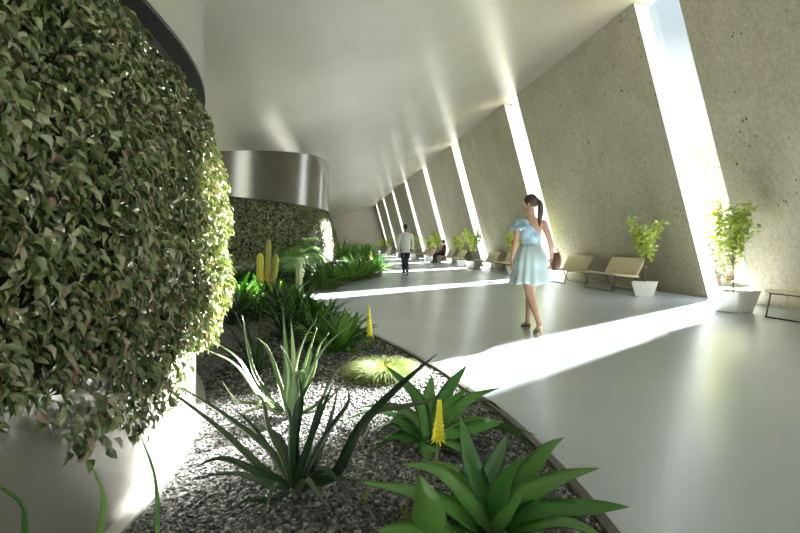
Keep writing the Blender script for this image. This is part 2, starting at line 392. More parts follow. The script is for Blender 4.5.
# ------------------------------------------------------------------ planting beds
def poly_bed(name, pts, z, m, kind, t=.02, dense=120):
    P = catmull(np.array([(x, y, 0) for x, y in pts]), dense)
    return P
def fill(mb, poly, z0, z1):
    n = len(poly); V = [(x, y, z1) for x, y in poly] + [(x, y, z0) for x, y in poly]
    mb.add(V, [tuple(range(n)), tuple(range(2*n-1, n-1, -1))] + [(i+n, (i+1) % n + n, (i+1) % n, i) for i in range(n)])
def inpoly(pts, poly):
    x, y = pts[:, 0], pts[:, 1]; ins = np.zeros(len(pts), bool); n = len(poly)
    for i in range(n):
        x1, y1 = poly[i]; x2, y2 = poly[(i+1) % n]
        c = ((y1 > y) != (y2 > y)) & (x < (x2-x1)*(y-y1)/(y2-y1+1e-12)+x1); ins ^= c
    return ins
def edging(line, label, w=.045, z=.045):
    L = np.array(line); T = np.gradient(L, axis=0); T /= np.linalg.norm(T, axis=1)[:, None]; Nn = np.stack([T[:, 1], -T[:, 0]], 1)
    P = []
    for p, q in zip(L, Nn):
        a = p; b_ = p + q*w
        P.append([(a[0], a[1], 0.0), (a[0], a[1], z), (b_[0], b_[1], z), (b_[0], b_[1], 0.0)])
    mb = MB(); mb.grid(np.array(P), True, True, True)
    o = mb.build('bed_edging', M['curb'], smooth=False); props(o, label, 'garden edging'); return o
m, nt, b = mat('gravel_stone'); L = nt.links.new
g = N(nt, 'ShaderNodeNewGeometry'); r = ramp(nt, g.outputs['Random Per Island'], [(0, (.03, .03, .034)), (.35, (.07, .07, .071)), (.65, (.16, .158, .153)), (.87, (.28, .277, .27)), (1, (.48, .475, .46))])
L(r.outputs[0], b.inputs['Base Color']); b.inputs['Roughness'].default_value = .65; M['stone'] = m
m, nt, b = mat('gravel_bed'); L = nt.links.new
tc = N(nt, 'ShaderNodeTexCoord'); vo = N(nt, 'ShaderNodeTexVoronoi', Scale=65.0); L(tc.outputs['Object'], vo.inputs['Vector'])
wn = N(nt, 'ShaderNodeTexWhiteNoise'); L(vo.outputs['Position'], wn.inputs['Vector'])
r = ramp(nt, wn.outputs['Value'], [(0, (.03, .03, .034)), (.35, (.085, .084, .084)), (.7, (.19, .187, .18)), (1, (.45, .44, .42))]); L(r.outputs[0], b.inputs['Base Color']); b.inputs['Roughness'].default_value = .8
iv = N(nt, 'ShaderNodeMath', operation='SUBTRACT'); iv.inputs[0].default_value = 1.0; L(vo.outputs['Distance'], iv.inputs[1]); bump(nt, b, iv.outputs[0], .7, .008)
M['gravel'] = m
GZ = .02
e1 = catmull([(.45, -1.2, 0), (.86, .8, 0), (1.03, 2.1, 0), (1.085, 2.82, 0), (1.085, 3.66, 0), (1.01, 4.35, 0), (.92, 5.16, 0), (.56, 6.86, 0), (.1, 8.6, 0), (-.45, 10.4, 0), (-1.3, 12.0, 0), (-2.6, 12.9, 0), (XL+.02, 13.2, 0)], 140)[:, :2]
edging(e1, 'dark curved metal edging between the near gravel bed and the floor')
inner = [(-6.9+6.18*math.cos(t), 3.1+6.18*math.sin(t)) for t in np.linspace(W1, -.76, 80)]
bed1 = list(map(tuple, e1)) + inner
gb = MB(); fill(gb, bed1, 0.0, GZ); gbo = gb.build('gravel', M['gravel'], smooth=False)
props(gbo, 'grey and white gravel covering the near planting bed', 'gravel', kind='stuff')
e2 = catmull([(XL+.02, 13.3, 0), (-2.2, 13.6, 0), (-.7, 13.9, 0), (.3, 15.5, 0), (1.05, 17.6, 0), (1.75, 20, 0), (2.15, 22.8, 0), (2.3, 25.5, 0), (1.9, 29, 0), (1.0, 32, 0), (-.8, 34.6, 0), (XL+.02, 36, 0)], 140)[:, :2]
edging(e2, 'low dark edging around the bed below the second green wall')
bed2 = list(map(tuple, e2)) + [(-14.73+14.88*math.cos(t), 25+14.88*math.sin(t)) for t in np.linspace(W2, -W2, 90)]
gb2 = MB(); fill(gb2, bed2, 0.0, GZ); props(gb2.build('gravel', M['gravel'], smooth=False), 'gravel under the plants below the second green wall', 'gravel', kind='stuff')
e3 = catmull([(XL+.02, 41, 0), (-1, 40.5, 0), (2, 41.5, 0), (3.6, 46, 0), (4.4, 54, 0), (4.6, 62, 0), (4.7, 70, 0), (4.8, Y1-.02, 0)], 100)[:, :2]
edging(e3, 'low edging around the farthest planting bed near the end wall')
bed3 = list(map(tuple, e3)) + [(XL+.02, Y1-.02)]
gb3 = MB(); fill(gb3, bed3, 0.0, GZ); props(gb3.build('gravel', M['gravel'], smooth=False), 'gravel under the farthest plants near the end wall', 'gravel', kind='stuff')
# loose pebbles near the viewer, as part of the gravel
def pebbles(n, x0, x1, y0, y1, s0, s1):
    p = np.stack([rng.uniform(x0, x1, n), rng.uniform(y0, y1, n)], 1)
    p = p[inpoly(p, bed1)]; p = p[(np.hypot(p[:, 0]+6.905, p[:, 1]-3.1) > 6.22)]; n = len(p)
    t = np.array([(1,0,0),(-1,0,0),(0,1,0),(0,-1,0),(0,0,1),(0,0,-1)], float)
    s3 = .62; c = np.array([(a*s3, b*s3, c_*s3) for a in (1,-1) for b in (1,-1) for c_ in (1,-1)])
    t = np.vstack([t, c]); fc = []
    idx = {k: i+6 for i, k in enumerate([(a, b, c_) for a in (1,-1) for b in (1,-1) for c_ in (1,-1)])}
    ax = {(0,1):0,(0,-1):1,(1,1):2,(1,-1):3,(2,1):4,(2,-1):5}
    for k in range(3):
        o1, o2 = [j for j in range(3) if j != k]
        for sg in (1, -1):
            q = []
            for (u, v) in ((1,1),(-1,1),(-1,-1),(1,-1)):
                key = [0,0,0]; key[k] = sg; key[o1] = u; key[o2] = v; q.append(idx[tuple(key)])
            for i in range(4): fc.append((ax[(k, sg)], q[i], q[(i+1) % 4]))
    sc = rng.uniform(s0, s1, n)[:, None]*np.stack([rng.uniform(.7, 1.3, n), rng.uniform(.6, 1.1, n), rng.uniform(.45, .8, n)], 1)
    J = t[None]*(1+rng.uniform(-.22, .22, (n, len(t), 1)))*sc[:, None, :]
    an = rng.uniform(0, 2*PI, n); ca, sa = np.cos(an)[:, None], np.sin(an)[:, None]
    tl = rng.uniform(-.6, .6, n); ct, st = np.cos(tl)[:, None], np.sin(tl)[:, None]
    X, Y, Z = J[..., 0], J[..., 1], J[..., 2]; X, Z = X*ct - Z*st, X*st + Z*ct
    V = np.stack([X*ca - Y*sa + p[:, 0:1], X*sa + Y*ca + p[:, 1:2], Z + GZ + rng.uniform(0, .006, n)[:, None]], 2)
    off = np.arange(n)*len(t); F_ = []
    for f in fc: F_.extend((off[:, None] + np.array(f)[None]).tolist())
    mb = MB(); mb.add(V.reshape(-1, 3), F_); return mb
pb = pebbles(21000, -.8, 1.1, 1.5, 4.4, .006, .0125)
pb2 = pebbles(9000, -.9, 1.1, 4.4, 7.0, .009, .016)
mb = MB(); mb.add(np.concatenate(pb.v), pb.f); mb.add(np.concatenate(pb2.v), pb2.f)
o = mb.build('pebbles', M['stone'], gbo, smooth=False); props(o, kind='stuff')

# ------------------------------------------------------------------ light
w = bpy.data.worlds.new('sky'); scene.world = w; w.use_nodes = True; nt = w.node_tree
bg = nt.nodes['Background']; L = nt.links.new
SUN_AZ, SUN_EL = math.radians(45.3), math.radians(24)
tc = N(nt, 'ShaderNodeTexCoord'); sx = N(nt, 'ShaderNodeSeparateXYZ'); L(tc.outputs['Generated'], sx.inputs[0])
r = ramp(nt, sx.outputs[2], [(0.0, (1.05, 1.04, 1.0)), (.12, (.92, .94, .93)), (.2, (.5, .53, .54)), (.31, (.215, .25, .27)), (.5, (.25, .31, .36)), (1.0, (.3, .4, .5))])
cl = N(nt, 'ShaderNodeTexNoise', Scale=2.2, Detail=6.0); L(tc.outputs['Generated'], cl.inputs['Vector'])
cr = ramp(nt, cl.outputs[0], [(.5, (0, 0, 0)), (.75, (.12, .12, .12))]); mx = N(nt, 'ShaderNodeMixRGB'); L(cr.outputs[0], mx.inputs[0]); L(r.outputs[0], mx.inputs[1]); mx.inputs[2].default_value = (.9, .9, .9, 1)
L(mx.outputs[0], bg.inputs[0]); bg.inputs[1].default_value = 1.75
sl = bpy.data.lights.new('sun', 'SUN'); so = bpy.data.objects.new('sun', sl); COL.objects.link(so)
sl.energy = 62.0; sl.angle = math.radians(3.0); sl.color = (1.0, .965, .91)
sd = Vector((math.sin(SUN_AZ)*math.cos(SUN_EL), math.cos(SUN_AZ)*math.cos(SUN_EL), math.sin(SUN_EL)))
so.rotation_euler = sd.to_track_quat('Z', 'Y').to_euler(); so.location = (30, 30, 20)
def portal(name, loc, sx, sy, normal):
    l = bpy.data.lights.new(name, 'AREA'); l.shape = 'RECTANGLE'; l.size = sx; l.size_y = sy
    o = bpy.data.objects.new(name, l); COL.objects.link(o); o.location = loc
    o.rotation_euler = (-Vector(normal)).to_track_quat('Z', 'Y').to_euler() if False else Vector(normal).to_track_quat('-Z', 'Y').to_euler()
    l.cycles.is_portal = True
for ya, yb in slits:
    zc = ZT/2; portal('window_portal', (wx(zc)+.30, (ya+yb)/2, zc), SW, ZT*1.05, (-math.cos(math.atan(LEAN)), 0, -math.sin(math.atan(LEAN))))
portal('window_portal', (1.3, Y0-.1, 2.9), 12.0, 5.8, (0, 1, 0))  # portal for the unseen glazing added behind the viewer
vs = scene.view_settings; vs.view_transform = 'Standard'; vs.look = 'None'; vs.gamma = 1; vs.use_curve_mapping = False; vs.exposure = 0.88
scene.display_settings.display_device = 'sRGB'
cy = scene.cycles; cy.use_denoising = True; cy.max_bounces = 12; cy.diffuse_bounces = 6; cy.glossy_bounces = 5; cy.transparent_max_bounces = 16; cy.sample_clamp_indirect = 12; cy.caustics_reflective = True
# ------------------------------------------------------------------ blades and rosettes
def blade(mb, pts, W, th=.006, fold=.35, prof='agave', n=14, out=None, twist=0.0):
    """solid leaf along the control points: curved gutter section, tapering to a point"""
    C = catmull(pts, n); T = np.gradient(C, axis=0); T /= np.linalg.norm(T, axis=1)[:, None]+1e-12
    if out is None:
        o = C[-1] - C[0]; o = np.array([o[0], o[1], 0]); 
    else: o = np.array([out[0], out[1], 0.0])
    if np.linalg.norm(o) < 1e-6: o = np.array([1.0, 0, 0])
    o /= np.linalg.norm(o); side = np.cross(o, UP); side /= np.linalg.norm(side)
    t = np.linspace(0, 1, n)
    if prof == 'agave': w = W*np.minimum(1, .5+1.35*t)*np.clip(1-t**2.4, 0, 1)**.85
    elif prof == 'strap': w = W*np.minimum(1, .75+.8*t)*np.clip(1-t**1.6, 0, 1)**.8
    else: w = W*np.clip(1-t, 0, 1)**.7
    w = np.maximum(w, W*.02)
    u = np.array([-1, -.5, 0, .5, 1.0]); P = []
    for i in range(n):
        s_ = side - T[i]*side.dot(T[i]); s_ /= np.linalg.norm(s_)
        nr = np.cross(s_, T[i])
        a = twist*t[i]; s2 = s_*math.cos(a)+nr*math.sin(a); n2 = nr*math.cos(a)-s_*math.sin(a)
        hh = th*(1-.85*t[i])
        top = [C[i]+s2*w[i]*k+n2*(fold*w[i]*k*k) for k in u]
        bot = [C[i]+s2*w[i]*k*.97+n2*(fold*w[i]*k*k-hh*(1-k*k)-.0006) for k in u[::-1]]
        P.append(top+bot)
    mb.grid(np.array(P), True, True, True)

def arc_blade(mb, base, az, el0, el1, L, W, **kw):
    """a leaf leaving base at elevation el0 and ending at el1"""
    k = 7; el = np.radians(np.linspace(el0, el1, k)); p = np.array(base, float); pts = [p.copy()]
    for e in el[:-1]:
        p = p + np.array([math.cos(az)*math.cos(e), math.sin(az)*math.cos(e), math.sin(e)])*L/(k-1); pts.append(p.copy())
    blade(mb, pts, W, out=(math.cos(az), math.sin(az)), **kw)

def rosette(seed, n, L, W, e_in=80, e_out=15, droop=35, prof='agave', th=.005, fold=.35, seg=9, r0=.02):
    r = random.Random(seed); mb = MB()
    for i in range(n):
        f = i/(n-1); az = i*2.39996 + r.uniform(-.25, .25)
        e0 = e_in + (e_out-e_in)*f + r.uniform(-8, 8); l = L*(.65+.45*math.sin(PI*min(1, .25+.7*f)))*r.uniform(.85, 1.12)
        arc_blade(mb, (math.cos(az)*r0, math.sin(az)*r0, 0), az, e0, e0-droop*r.uniform(.5, 1.3), l, W*r.uniform(.85, 1.15), prof=prof, th=th, fold=fold, n=seg, twist=r.uniform(-.3, .3))
    return mb

def leafy(name, base, label, cat, specs, mt, group=None, prof='agave', th=.006, fold=.35, ws=1.0):
    """plant whose leaves are fitted one by one: list of (width, points[, outward])"""
    e = empty(name, base, label, cat, group)
    for sp in specs:
        mb = MB(); W, pts = sp[0]*ws, sp[1]
        blade(mb, [np.array(p)-np.array(base) for p in pts], W, th=th, fold=fold, prof=prof, n=18, out=sp[2] if len(sp) > 2 else None)
        mb.build('leaf', mt, e)
    return e

def flower_spike(e, p0, p1, p2, rad, mt, n=90, seed=1, curve=0.0):
    """torch-like flower: stalk from p0 to p1, petals p1 to p2 (local)"""
    r = random.Random(seed); p0, p1, p2 = map(np.array, (p0, p1, p2))
    MB().tube(catmull([p0, p1, p2], 10), rad*.22, 6).build('stalk', M['stalk'], e)
    mb = MB(); ax = (p2-p1)/np.linalg.norm(p2-p1); Lh = np.linalg.norm(p2-p1)
    mb.tube([p1+ax*Lh*t for t in (0, .12, .3, .6, .85, 1.0)], [rad*.4, rad*.7, rad*.78, rad*.48, rad*.2, rad*.03], 8)
    for i in range(n):
        t = (i/n)**.9; az = i*2.4; rr = rad*(.75-.6*t)
        c = p1+ax*Lh*t; d = np.array([math.cos(az), math.sin(az), 0]); b = c+d*rr*.7
        tip = c+d*(rr+rad*.6*(1-.92*t))+np.array([0, 0, (-.9+1.6*t)*rad*.8])
        mb.tube([b, (b+tip)/2+d*rad*.1, tip], [rad*.15, rad*.17, rad*.05], 5)
    mb.build('flower_head', mt, e)

# --- big agave at the lower edge of the photograph
bA = at(497, 548, 2.22); bA[2] = GZ
def PA(px, py, d): return at(px, py, d)
def seg(base, mids, tip): return [base] + [at(*m_) for m_ in mids] + [at(*tip)]
def off(b, dx, dy, dz=0.03): return np.array(b) + RGT*dx + FWD*dy + UP*dz
A = []
A.append((.040, [off(bA,-.01,.03), at(472,470,2.28), at(460,417,2.32)], (-0.2,0.6)))
A.append((.044, [off(bA,.0,.04), at(488,482,2.35), at(507,434,2.40)], (0.1,1)))
A.append((.042, [off(bA,.01,.0), at(503,490,2.16), at(524,454,2.12)], (0.3,-1)))
A.append((.040, [off(bA,.03,.03), at(520,488,2.30), at(545,452,2.36), at(564,437,2.42)], (0.8,0.6)))
A.append((.046, [off(bA,.03,0), at(524,500,2.2), at(560,480,2.22), at(599,468,2.24)], (0.9,0.75)))
A.append((.048, [off(bA,.03,-.02), at(535,517,2.14), at(585,510,2.1), at(629,507,2.06)], (0.9,0.75)))
A.append((.044, [off(bA,.02,.05), at(510,496,2.42), at(526,480,2.5), at(541,477,2.56)], (0.5,0.9)))
A.append((.060, [off(bA,-.12,-.12), at(432,535,2.0), at(427,505,1.98), at(419,474,1.99)], (-0.3,-1)))
A.append((.046, [off(bA,-.02,.0), at(470,505,2.17), at(440,474,2.14), at(403,464,2.1)], (-0.9,0.75)))
A.append((.042, [off(bA,-.05,-.02), at(455,512,2.1), at(412,494,2.06), at(360,482,2.02)], (-1,0.75)))
A.append((.036, [off(bA,.0,-.04), at(505,520,2.05), at(522,496,2.02)], (0.2,-1)))
A.append((.040, [off(bA,-.06,-.05), at(440,534,2.02), at(405,530,1.96), at(376,531,1.9)], (-1,0.75)))
A.append((.046, [off(bA,-.02,.05), at(468,492,2.4), at(447,469,2.5), at(432,461,2.58)], (-0.5,0.9)))
A.append((.044, [off(bA,.04,-.04), at(530,530,2.06), at(570,526,2.0), at(610,541,1.95)], (0.8,-0.6)))
A.append((.040, [off(bA,-.03,-.06), at(470,540,1.98), at(455,548,1.9), at(440,565,1.84)], (-0.4,-1)))
leafy('agave', bA, 'large broad-leaved green agave closest to the viewer beside the dark bed edging', 'plant', A, M['agave'], th=.010, fold=.30, ws=1.3)

# --- second agave with torch flower
bB = gp(430, 447, GZ)
B = [(.05, [off(bB,-.02,.03), at(416,400,3.35), at(385,365,3.45)], (-0.6,0.6)),
     (.042, [off(bB,.01,.05), at(446,395,3.5), at(467,365,3.6)], (0.4,0.9)),
     (.036, [off(bB,.02,.03), at(448,408,3.4), at(469,387,3.45)], (0.8,0.75)),
     (.046, [off(bB,.03,.02), at(448,420,3.3), at(470,400,3.32), at(499,388,3.35)], (1,0.75)),
     (.042, [off(bB,.03,.04), at(460,408,3.4), at(485,401,3.5), at(501,410,3.55)], (1,0.5)),
     (.046, [off(bB,.03,-.01), at(460,428,3.2), at(495,424,3.16), at(537,435,3.12)], (1,0.75)),
     (.042, [off(bB,.03,-.03), at(465,432,3.12), at(500,428,3.05), at(534,449,3.0)], (1,0.75)),
     (.044, [off(bB,-.03,-.03), at(412,440,3.18), at(390,441,3.1), at(367,455,3.05)], (-1,0.75)),
     (.048, [off(bB,-.03,.0), at(412,432,3.25), at(395,424,3.2), at(376,434,3.18)], (-1,0.75)),
     (.044, [off(bB,-.03,.02), at(412,418,3.38), at(385,406,3.42), at(358,408,3.45)], (-1,0.75)),
     (.05, [off(bB,.0,-.04), at(428,448,3.08), at(427,463,2.98)], (-0.1,-1)),
     (.036, [off(bB,.02,-.04), at(445,443,3.1), at(462,452,3.0), at(478,462,2.93)], (0.7,-0.8)),
     (.03, [off(bB,-.02,.04), at(405,420,3.5), at(370,412,3.55), at(340,422,3.6)], (-1,0.75)),
     (.045, [off(bB,.0,.05), at(428,405,3.5), at(432,375,3.6)], (0,1))]
eB = leafy('agave', bB, 'middle-sized green agave with a torch-shaped yellow flower, behind the largest agave', 'plant', B, M['agave'], th=.010, fold=.32, ws=1.3)
flower_spike(eB, at(436,468,2.96)-bB, at(438.5,441,2.95)-bB, at(439.5,402,2.95)-bB, .030, M['yellow'], 120)

# --- dark long-leaved aloe in the near gravel
bC = gp(297, 494, GZ)
Cs = [(.020, [off(bC,-.04,.0), at(262,470,2.55), at(222,432,2.5), at(163,385,2.45)], (-1,0.75)),
      (.019, [off(bC,-.03,.02), at(270,452,2.68), at(228,418,2.7), at(176,384,2.75)], (-1,0.75)),
      (.021, [off(bC,-.03,-.02), at(262,476,2.5), at(222,459,2.42), at(190,469,2.36)], (-1,0.75)),
      (.016, [off(bC,-.03,-.03), at(268,484,2.5), at(235,474,2.4), at(196,477,2.32)], (-1,0.75)),
      (.019, [off(bC,-.02,.02), at(276,462,2.7), at(255,430,2.76), at(232,407,2.8)], (-0.8,0.5)),
      (.017, [off(bC,-.02,.03), at(284,448,2.75), at(268,430,2.82), at(238,432,2.86)], (-0.8,0.6)),
      (.019, [off(bC,-.01,.02), at(292,450,2.68), at(298,405,2.72), at(315,375,2.76)], (0.1,1)),
      (.019, [off(bC,.0,-.02), at(304,460,2.55), at(322,412,2.5), at(332,386,2.48)], (0.5,-1)),
      (.018, [off(bC,.02,.02), at(314,470,2.65), at(331,420,2.7), at(338,388,2.74)], (0.9,0.5)),
      (.030, [off(bC,.05,.0), at(338,474,2.55), at(362,428,2.5), at(400,387,2.44), at(437,354,2.38)], (1,0.75)),
      (.022, [at(361,433,2.5), at(374,413,2.49), at(405,407,2.47), at(443,398,2.44)], (1,0.75)),
      (.018, [off(bC,.03,-.02), at(322,471,2.5), at(336,480,2.42), at(352,496,2.36)], (1,-0.5)),
      (.016, [off(bC,.01,-.04), at(306,480,2.45), at(316,492,2.38), at(328,508,2.32)], (0.6,-1)),
      (.018, [off(bC,-.03,-.05), at(272,500,2.5), at(250,500,2.42), at(232,508,2.36)], (-1,-0.6)),
      (.009, [off(bC,-.03,-.05), at(276,484,2.42), at(264,512,2.34), at(246,535,2.28)], (-0.5,-1)),
      (.019, [off(bC,-.01,.0), at(291,455,2.6), at(290,420,2.6), at(283,398,2.62)], (-0.3,0.3)),
      (.018, [off(bC,.01,.03), at(308,455,2.7), at(316,420,2.76), at(324,398,2.82), at(334,396,2.86)], (.6,.7)), (.017, [off(bC,.0,.03), at(296,440,2.72), at(302,400,2.8), at(298,372,2.86)], (.1,1)),
      (.018, [off(bC,.02,.0), at(312,462,2.6), at(330,430,2.58), at(349,402,2.56), at(346,384,2.55)], (.8,.6)), (.016, [off(bC,-.02,.0), at(281,455,2.56), at(268,428,2.52), at(262,400,2.5), at(252,392,2.48)], (-.8,.6)),
      (.02, [off(bC,.02,-.01), at(318,476,2.56), at(352,480,2.56), at(392,484,2.52)], (1,0.75))]
leafy('aloe', bC, 'dark green aloe with long curling strap leaves on shaded gravel nearest the viewer', 'plant', Cs, M['aloe'], prof='strap', th=.014, fold=.55, ws=1.15)

# --- pale spiky plant behind it
bD = gp(288, 418, GZ)
Ds = [(.020, [off(bD,0,0), at(287,370,3.8), at(283,311,3.85)], (-.1,1)), (.019, [off(bD,.02,.02), at(294,365,3.9), at(291,319,3.95)], (.1,1)),
      (.018, [off(bD,.03,0), at(296,370,3.75), at(304,340,3.75), at(317,318,3.75)], (.8,.1)), (.019, [off(bD,.04,.02), at(304,370,3.9), at(317,328,3.95)], (.6,.4)),
      (.018, [off(bD,.05,0), at(310,372,3.7), at(328,344,3.7), at(354,322,3.7)], (1,0)), (.017, [off(bD,.05,.04), at(314,372,4.0), at(319,348,4.05), at(329,333,4.1)], (.8,.5)),
      (.024, [off(bD,.08,-.02), at(320,402,3.6), at(335,374,3.55), at(361,348,3.5)], (1,-.2)), (.015, [off(bD,.07,-.03), at(318,410,3.6), at(334,394,3.5), at(348,379,3.45)], (1,-.4)),
      (.022, [off(bD,.02,-.05), at(297,392,3.6), at(296,376,3.58), at(302,371,3.52), at(306,379,3.46)], (.3,-1)), (.02, [off(bD,.0,-.03), at(290,380,3.6), at(287,360,3.6), at(280,345,3.58)], (-.4,-1)),
      (.020, [off(bD,-.05,0), at(262,402,3.75), at(236,366,3.75), at(205,349,3.75)], (-1,0)), (.022, [off(bD,-.04,.03), at(258,394,3.9), at(240,362,3.95), at(219,344,4.0)], (-1,.3)),
      (.020, [off(bD,-.04,.02), at(268,396,3.85), at(252,368,3.9), at(242,314,3.95)], (-.7,.6)), (.022, [off(bD,-.05,-.02), at(262,404,3.65), at(238,402,3.55), at(222,381,3.5)], (-1,-.3)),
      (.020, [off(bD,-.05,-.04), at(265,408,3.6), at(248,412,3.5), at(236,420,3.44)], (-1,-.5)), (.021, [off(bD,-.02,-.05), at(270,410,3.55), at(262,402,3.5), at(250,418,3.4)], (-.8,-.8)),
      (.018, [off(bD,.02,.02), at(300,392,3.85), at(310,360,3.9), at(312,344,3.95)], (.5,.7)), (.018, [off(bD,-.02,.03), at(278,380,3.95), at(268,350,4.0), at(258,338,4.05)], (-.5,.8))]
leafy('yucca', bD, 'pale grey-green spiky plant with thin upright leaves behind the dark aloe', 'plant', Ds, M['pale'], prof='strap', th=.008, fold=.45, ws=1.3)

# --- strap leaves at the lower left, in front of the steel skirt
bE = gp(112, 610, GZ)
Es = [(.010, [off(bE,-.02,0), at(98,545,1.84), at(103,500,1.86), at(91,463,1.88)], (-.2,-1)),
      (.008, [off(bE,.04,.05), at(155,540,2.05), at(155,480,2.1), at(141,436,2.12)], (-.2,-1)),
      (.015, [off(bE,-.1,-.05), at(28,545,1.62), at(22,505,1.6), at(-8,483,1.58)], (-1,-.3))]
leafy('strap_leaf_plant', bE, 'three thick green stalks bending in front of the pale steel skirt at the lower left', 'plant', Es, M['agave'], prof='strap', th=.012, fold=.4, ws=1.6)

# --- dark aloe clump in the middle distance
bF = gp(258, 372, GZ); r = random.Random(11); Fs = []
for tx, ty, dd in ((218,318,.1),(228,300,.3),(240,312,.0),(262,300,.2),(243,333,-.2),(275,318,.3),(215,345,-.1),(226,334,-.3),(290,340,.2),(285,355,-.3),(212,360,.0),(300,362,-.1),(250,322,.4),(268,336,-.3),(235,322,.2),(226,356,-.4)):
    dF = (H-GZ)*F/(372-CY); mx_, my_ = (258+tx)/2 + (tx-258)*.05, (372+ty)/2 - 8
    Fs.append((r.uniform(.018, .026), [off(bF, (tx-258)*.0008, dd*.1), at(mx_, my_, dF+dd*.5), at(tx, ty, dF+dd)], ((tx-258)*.03, dd)))
leafy('aloe', bF, 'clump of narrow dark aloe leaves beside the sunlit end of the near green wall', 'plant', Fs, M['aloe'], prof='strap', th=.009, fold=.5)

# --- feather grass mound with a flower rising behind it
def grass(name, base, n, L, spread, mt, label, droop=75, W=.0025, cat='grass', e0=(60, 88)):
    r = random.Random(hash(label) % 1000 if False else len(label)); mb = MB()
    for i in range(n):
        az = r.uniform(0, 2*PI); q = r.random()**.5*spread; b_ = (q*math.cos(az), q*math.sin(az), 0); az2 = az+r.uniform(-.5, .5)
        e = r.uniform(*e0)-30*q/spread; l = L*r.uniform(.6, 1.1); k = 5; p = np.array(b_, float); pts = [p.copy()]
        for j in range(k-1):
            ee = math.radians(e-droop*j/(k-2)*r.uniform(.7, 1.1)); p = p+np.array([math.cos(az2)*math.cos(ee), math.sin(az2)*math.cos(ee), math.sin(ee)])*l/(k-1); pts.append(p.copy())
        s_ = np.array([-math.sin(az2), math.cos(az2), 0]); ws = W*np.array([1, 1, .8, .55, .12])
        V = []
        for pt, w_ in zip(pts, ws): V += [pt-s_*w_, pt+UP*w_*.5, pt+s_*w_]
        fs = []
        for j in range(k-1):
            fs += [(3*j, 3*j+1, 3*j+4, 3*j+3), (3*j+1, 3*j+2, 3*j+5, 3*j+4)]
        mb.add(V, fs)
    o = mb.build(name, mt, None, loc=base); return props(o, label, cat)
grass('feather_grass', gp(382, 378, GZ), 2600, .27, .13, M['tuft'], 'rounded mound of fine yellow-green feather grass by the dark edging', 80)
grass('low_grass', gp(312, 289, GZ), 900, .5, .6, M['lowgrass'], 'low dark green grass mound at the tip of the bed by the fan palm', 70, .006)
bG = gp(369, 352, GZ)
eG = empty('torch_lily', bG, 'single pointed yellow torch flower standing behind the feather grass mound', 'flower')
flower_spike(eG, (0, 0, 0), at(370,336,6.05)-bG, at(369,307,6.05)-bG, .032, M['yellow'], 70, 3)
mb = MB()
for a_ in (.4, 2.0, 3.4, 5.1, 5.8): arc_blade(mb, (0, 0, 0), a_, 70, 30, .16, .012, prof='strap', n=8)
mb.build('foliage', M['rosette'], eG)
# small sprouts in the shade between the agaves
for px, py, hh, lab in ((366, 506, .09, 'tiny yellow-green sprout left of the largest agave, beneath its long leaf'), (406, 522, .15, 'small yellow-green sprout between the two left leaves of the largest agave')):
    b_ = gp(px, py, GZ); mb = MB()
    for i in range(5): arc_blade(mb, (0, 0, 0), i*1.3, 85-6*i, 70-6*i, hh*(1-.1*i), .006, prof='strap', n=7, th=.003)
    props(mb.build('sprout', M['tuft'], None, loc=b_), lab, 'plant')

# --- rosettes of the beds: a few kinds, copied
kinds = [rosette(21, 26, .42, .040).mesh('rosette_a'), rosette(22, 22, .46, .05, 80, 10, 45).mesh('rosette_b'), rosette(23, 34, .44, .024, 85, 20, 55, 'strap').mesh('rosette_c'),
         rosette(24, 20, .40, .06, 75, 5, 30).mesh('rosette_d')]
for k_ in kinds: k_.materials.append(M['rosette'])
kd = rosette(25, 30, .46, .028, 85, 15, 50, 'strap').mesh('rosette_e'); kd.materials.append(M['aloe']); kinds.append(kd)
def put_rosette(k, p, s, label, group=None, name='rosette_plant'):
    o = bpy.data.objects.new(name, kinds[k]); COL.objects.link(o); o.location = [float(v) for v in p]
    o.rotation_euler = (random.uniform(-.12, .12), random.uniform(-.12, .12), random.uniform(0, 6.28)); o.scale = (s, s, s*random.uniform(.9, 1.1))
    return props(o, label, 'plant', group)
near_ros = [(338,352,1,1.05,'glossy green rosette plant at the bed edge, left of the feather grass'), (322,345,0,.9,'glossy green rosette plant just left of the one at the bed edge'),
  (352,338,3,.8,'broad-leaved green rosette on the bed edge nearest the tall torch flower'), (318,330,1,1.1,'dense green rosette against the floor edge below the second light stripe'),
  (300,326,2,1.2,'narrow-leaved green rosette right of the dark aloe clump'), (302,314,0,1.2,'green rosette plant in front of the yellow cactus, to its right'),
  (280,316,4,1.2,'dark narrow-leaved rosette in front of the yellow cactus, at its foot'), (262,318,2,1.2,'narrow-leaved rosette in front of the yellow cactus, to its left'),
  (245,316,0,1.25,'green rosette beside the sunlit hedge, behind the dark aloe clump'), (232,325,4,1.1,'dark narrow rosette squeezed against the sunlit edge of the near hedge'),
  (240,303,1,1.25,'bright green rosette next to the sunlit hedge edge, left of the cactus'), (255,300,3,1.1,'broad-leaved bright rosette left behind the yellow cactus'),
  (286,302,3,1.25,'bright lime rosette with wide leaves just right of the yellow cactus'), (328,322,4,.9,'dark narrow rosette at the bed rim where the bed curves back'),
  (340,334,2,.8,'spiky narrow rosette leaning over the bed rim'), (272,305,0,1.2,'green rosette hiding the base of the yellow cactus'), (285,338,4,1.0,'dark thin-leaved rosette between the aloe clump and the bed edge'),
  (312,340,4,.8,'small dark thin-leaved rosette behind the pale spiky plant')]
for px, py, k, s, lab in near_ros:
    put_rosette(k, gp(px, py, GZ), s, lab)
e3 = kinds
def bed_plants(spots, labels_base, cat=None):
    pass
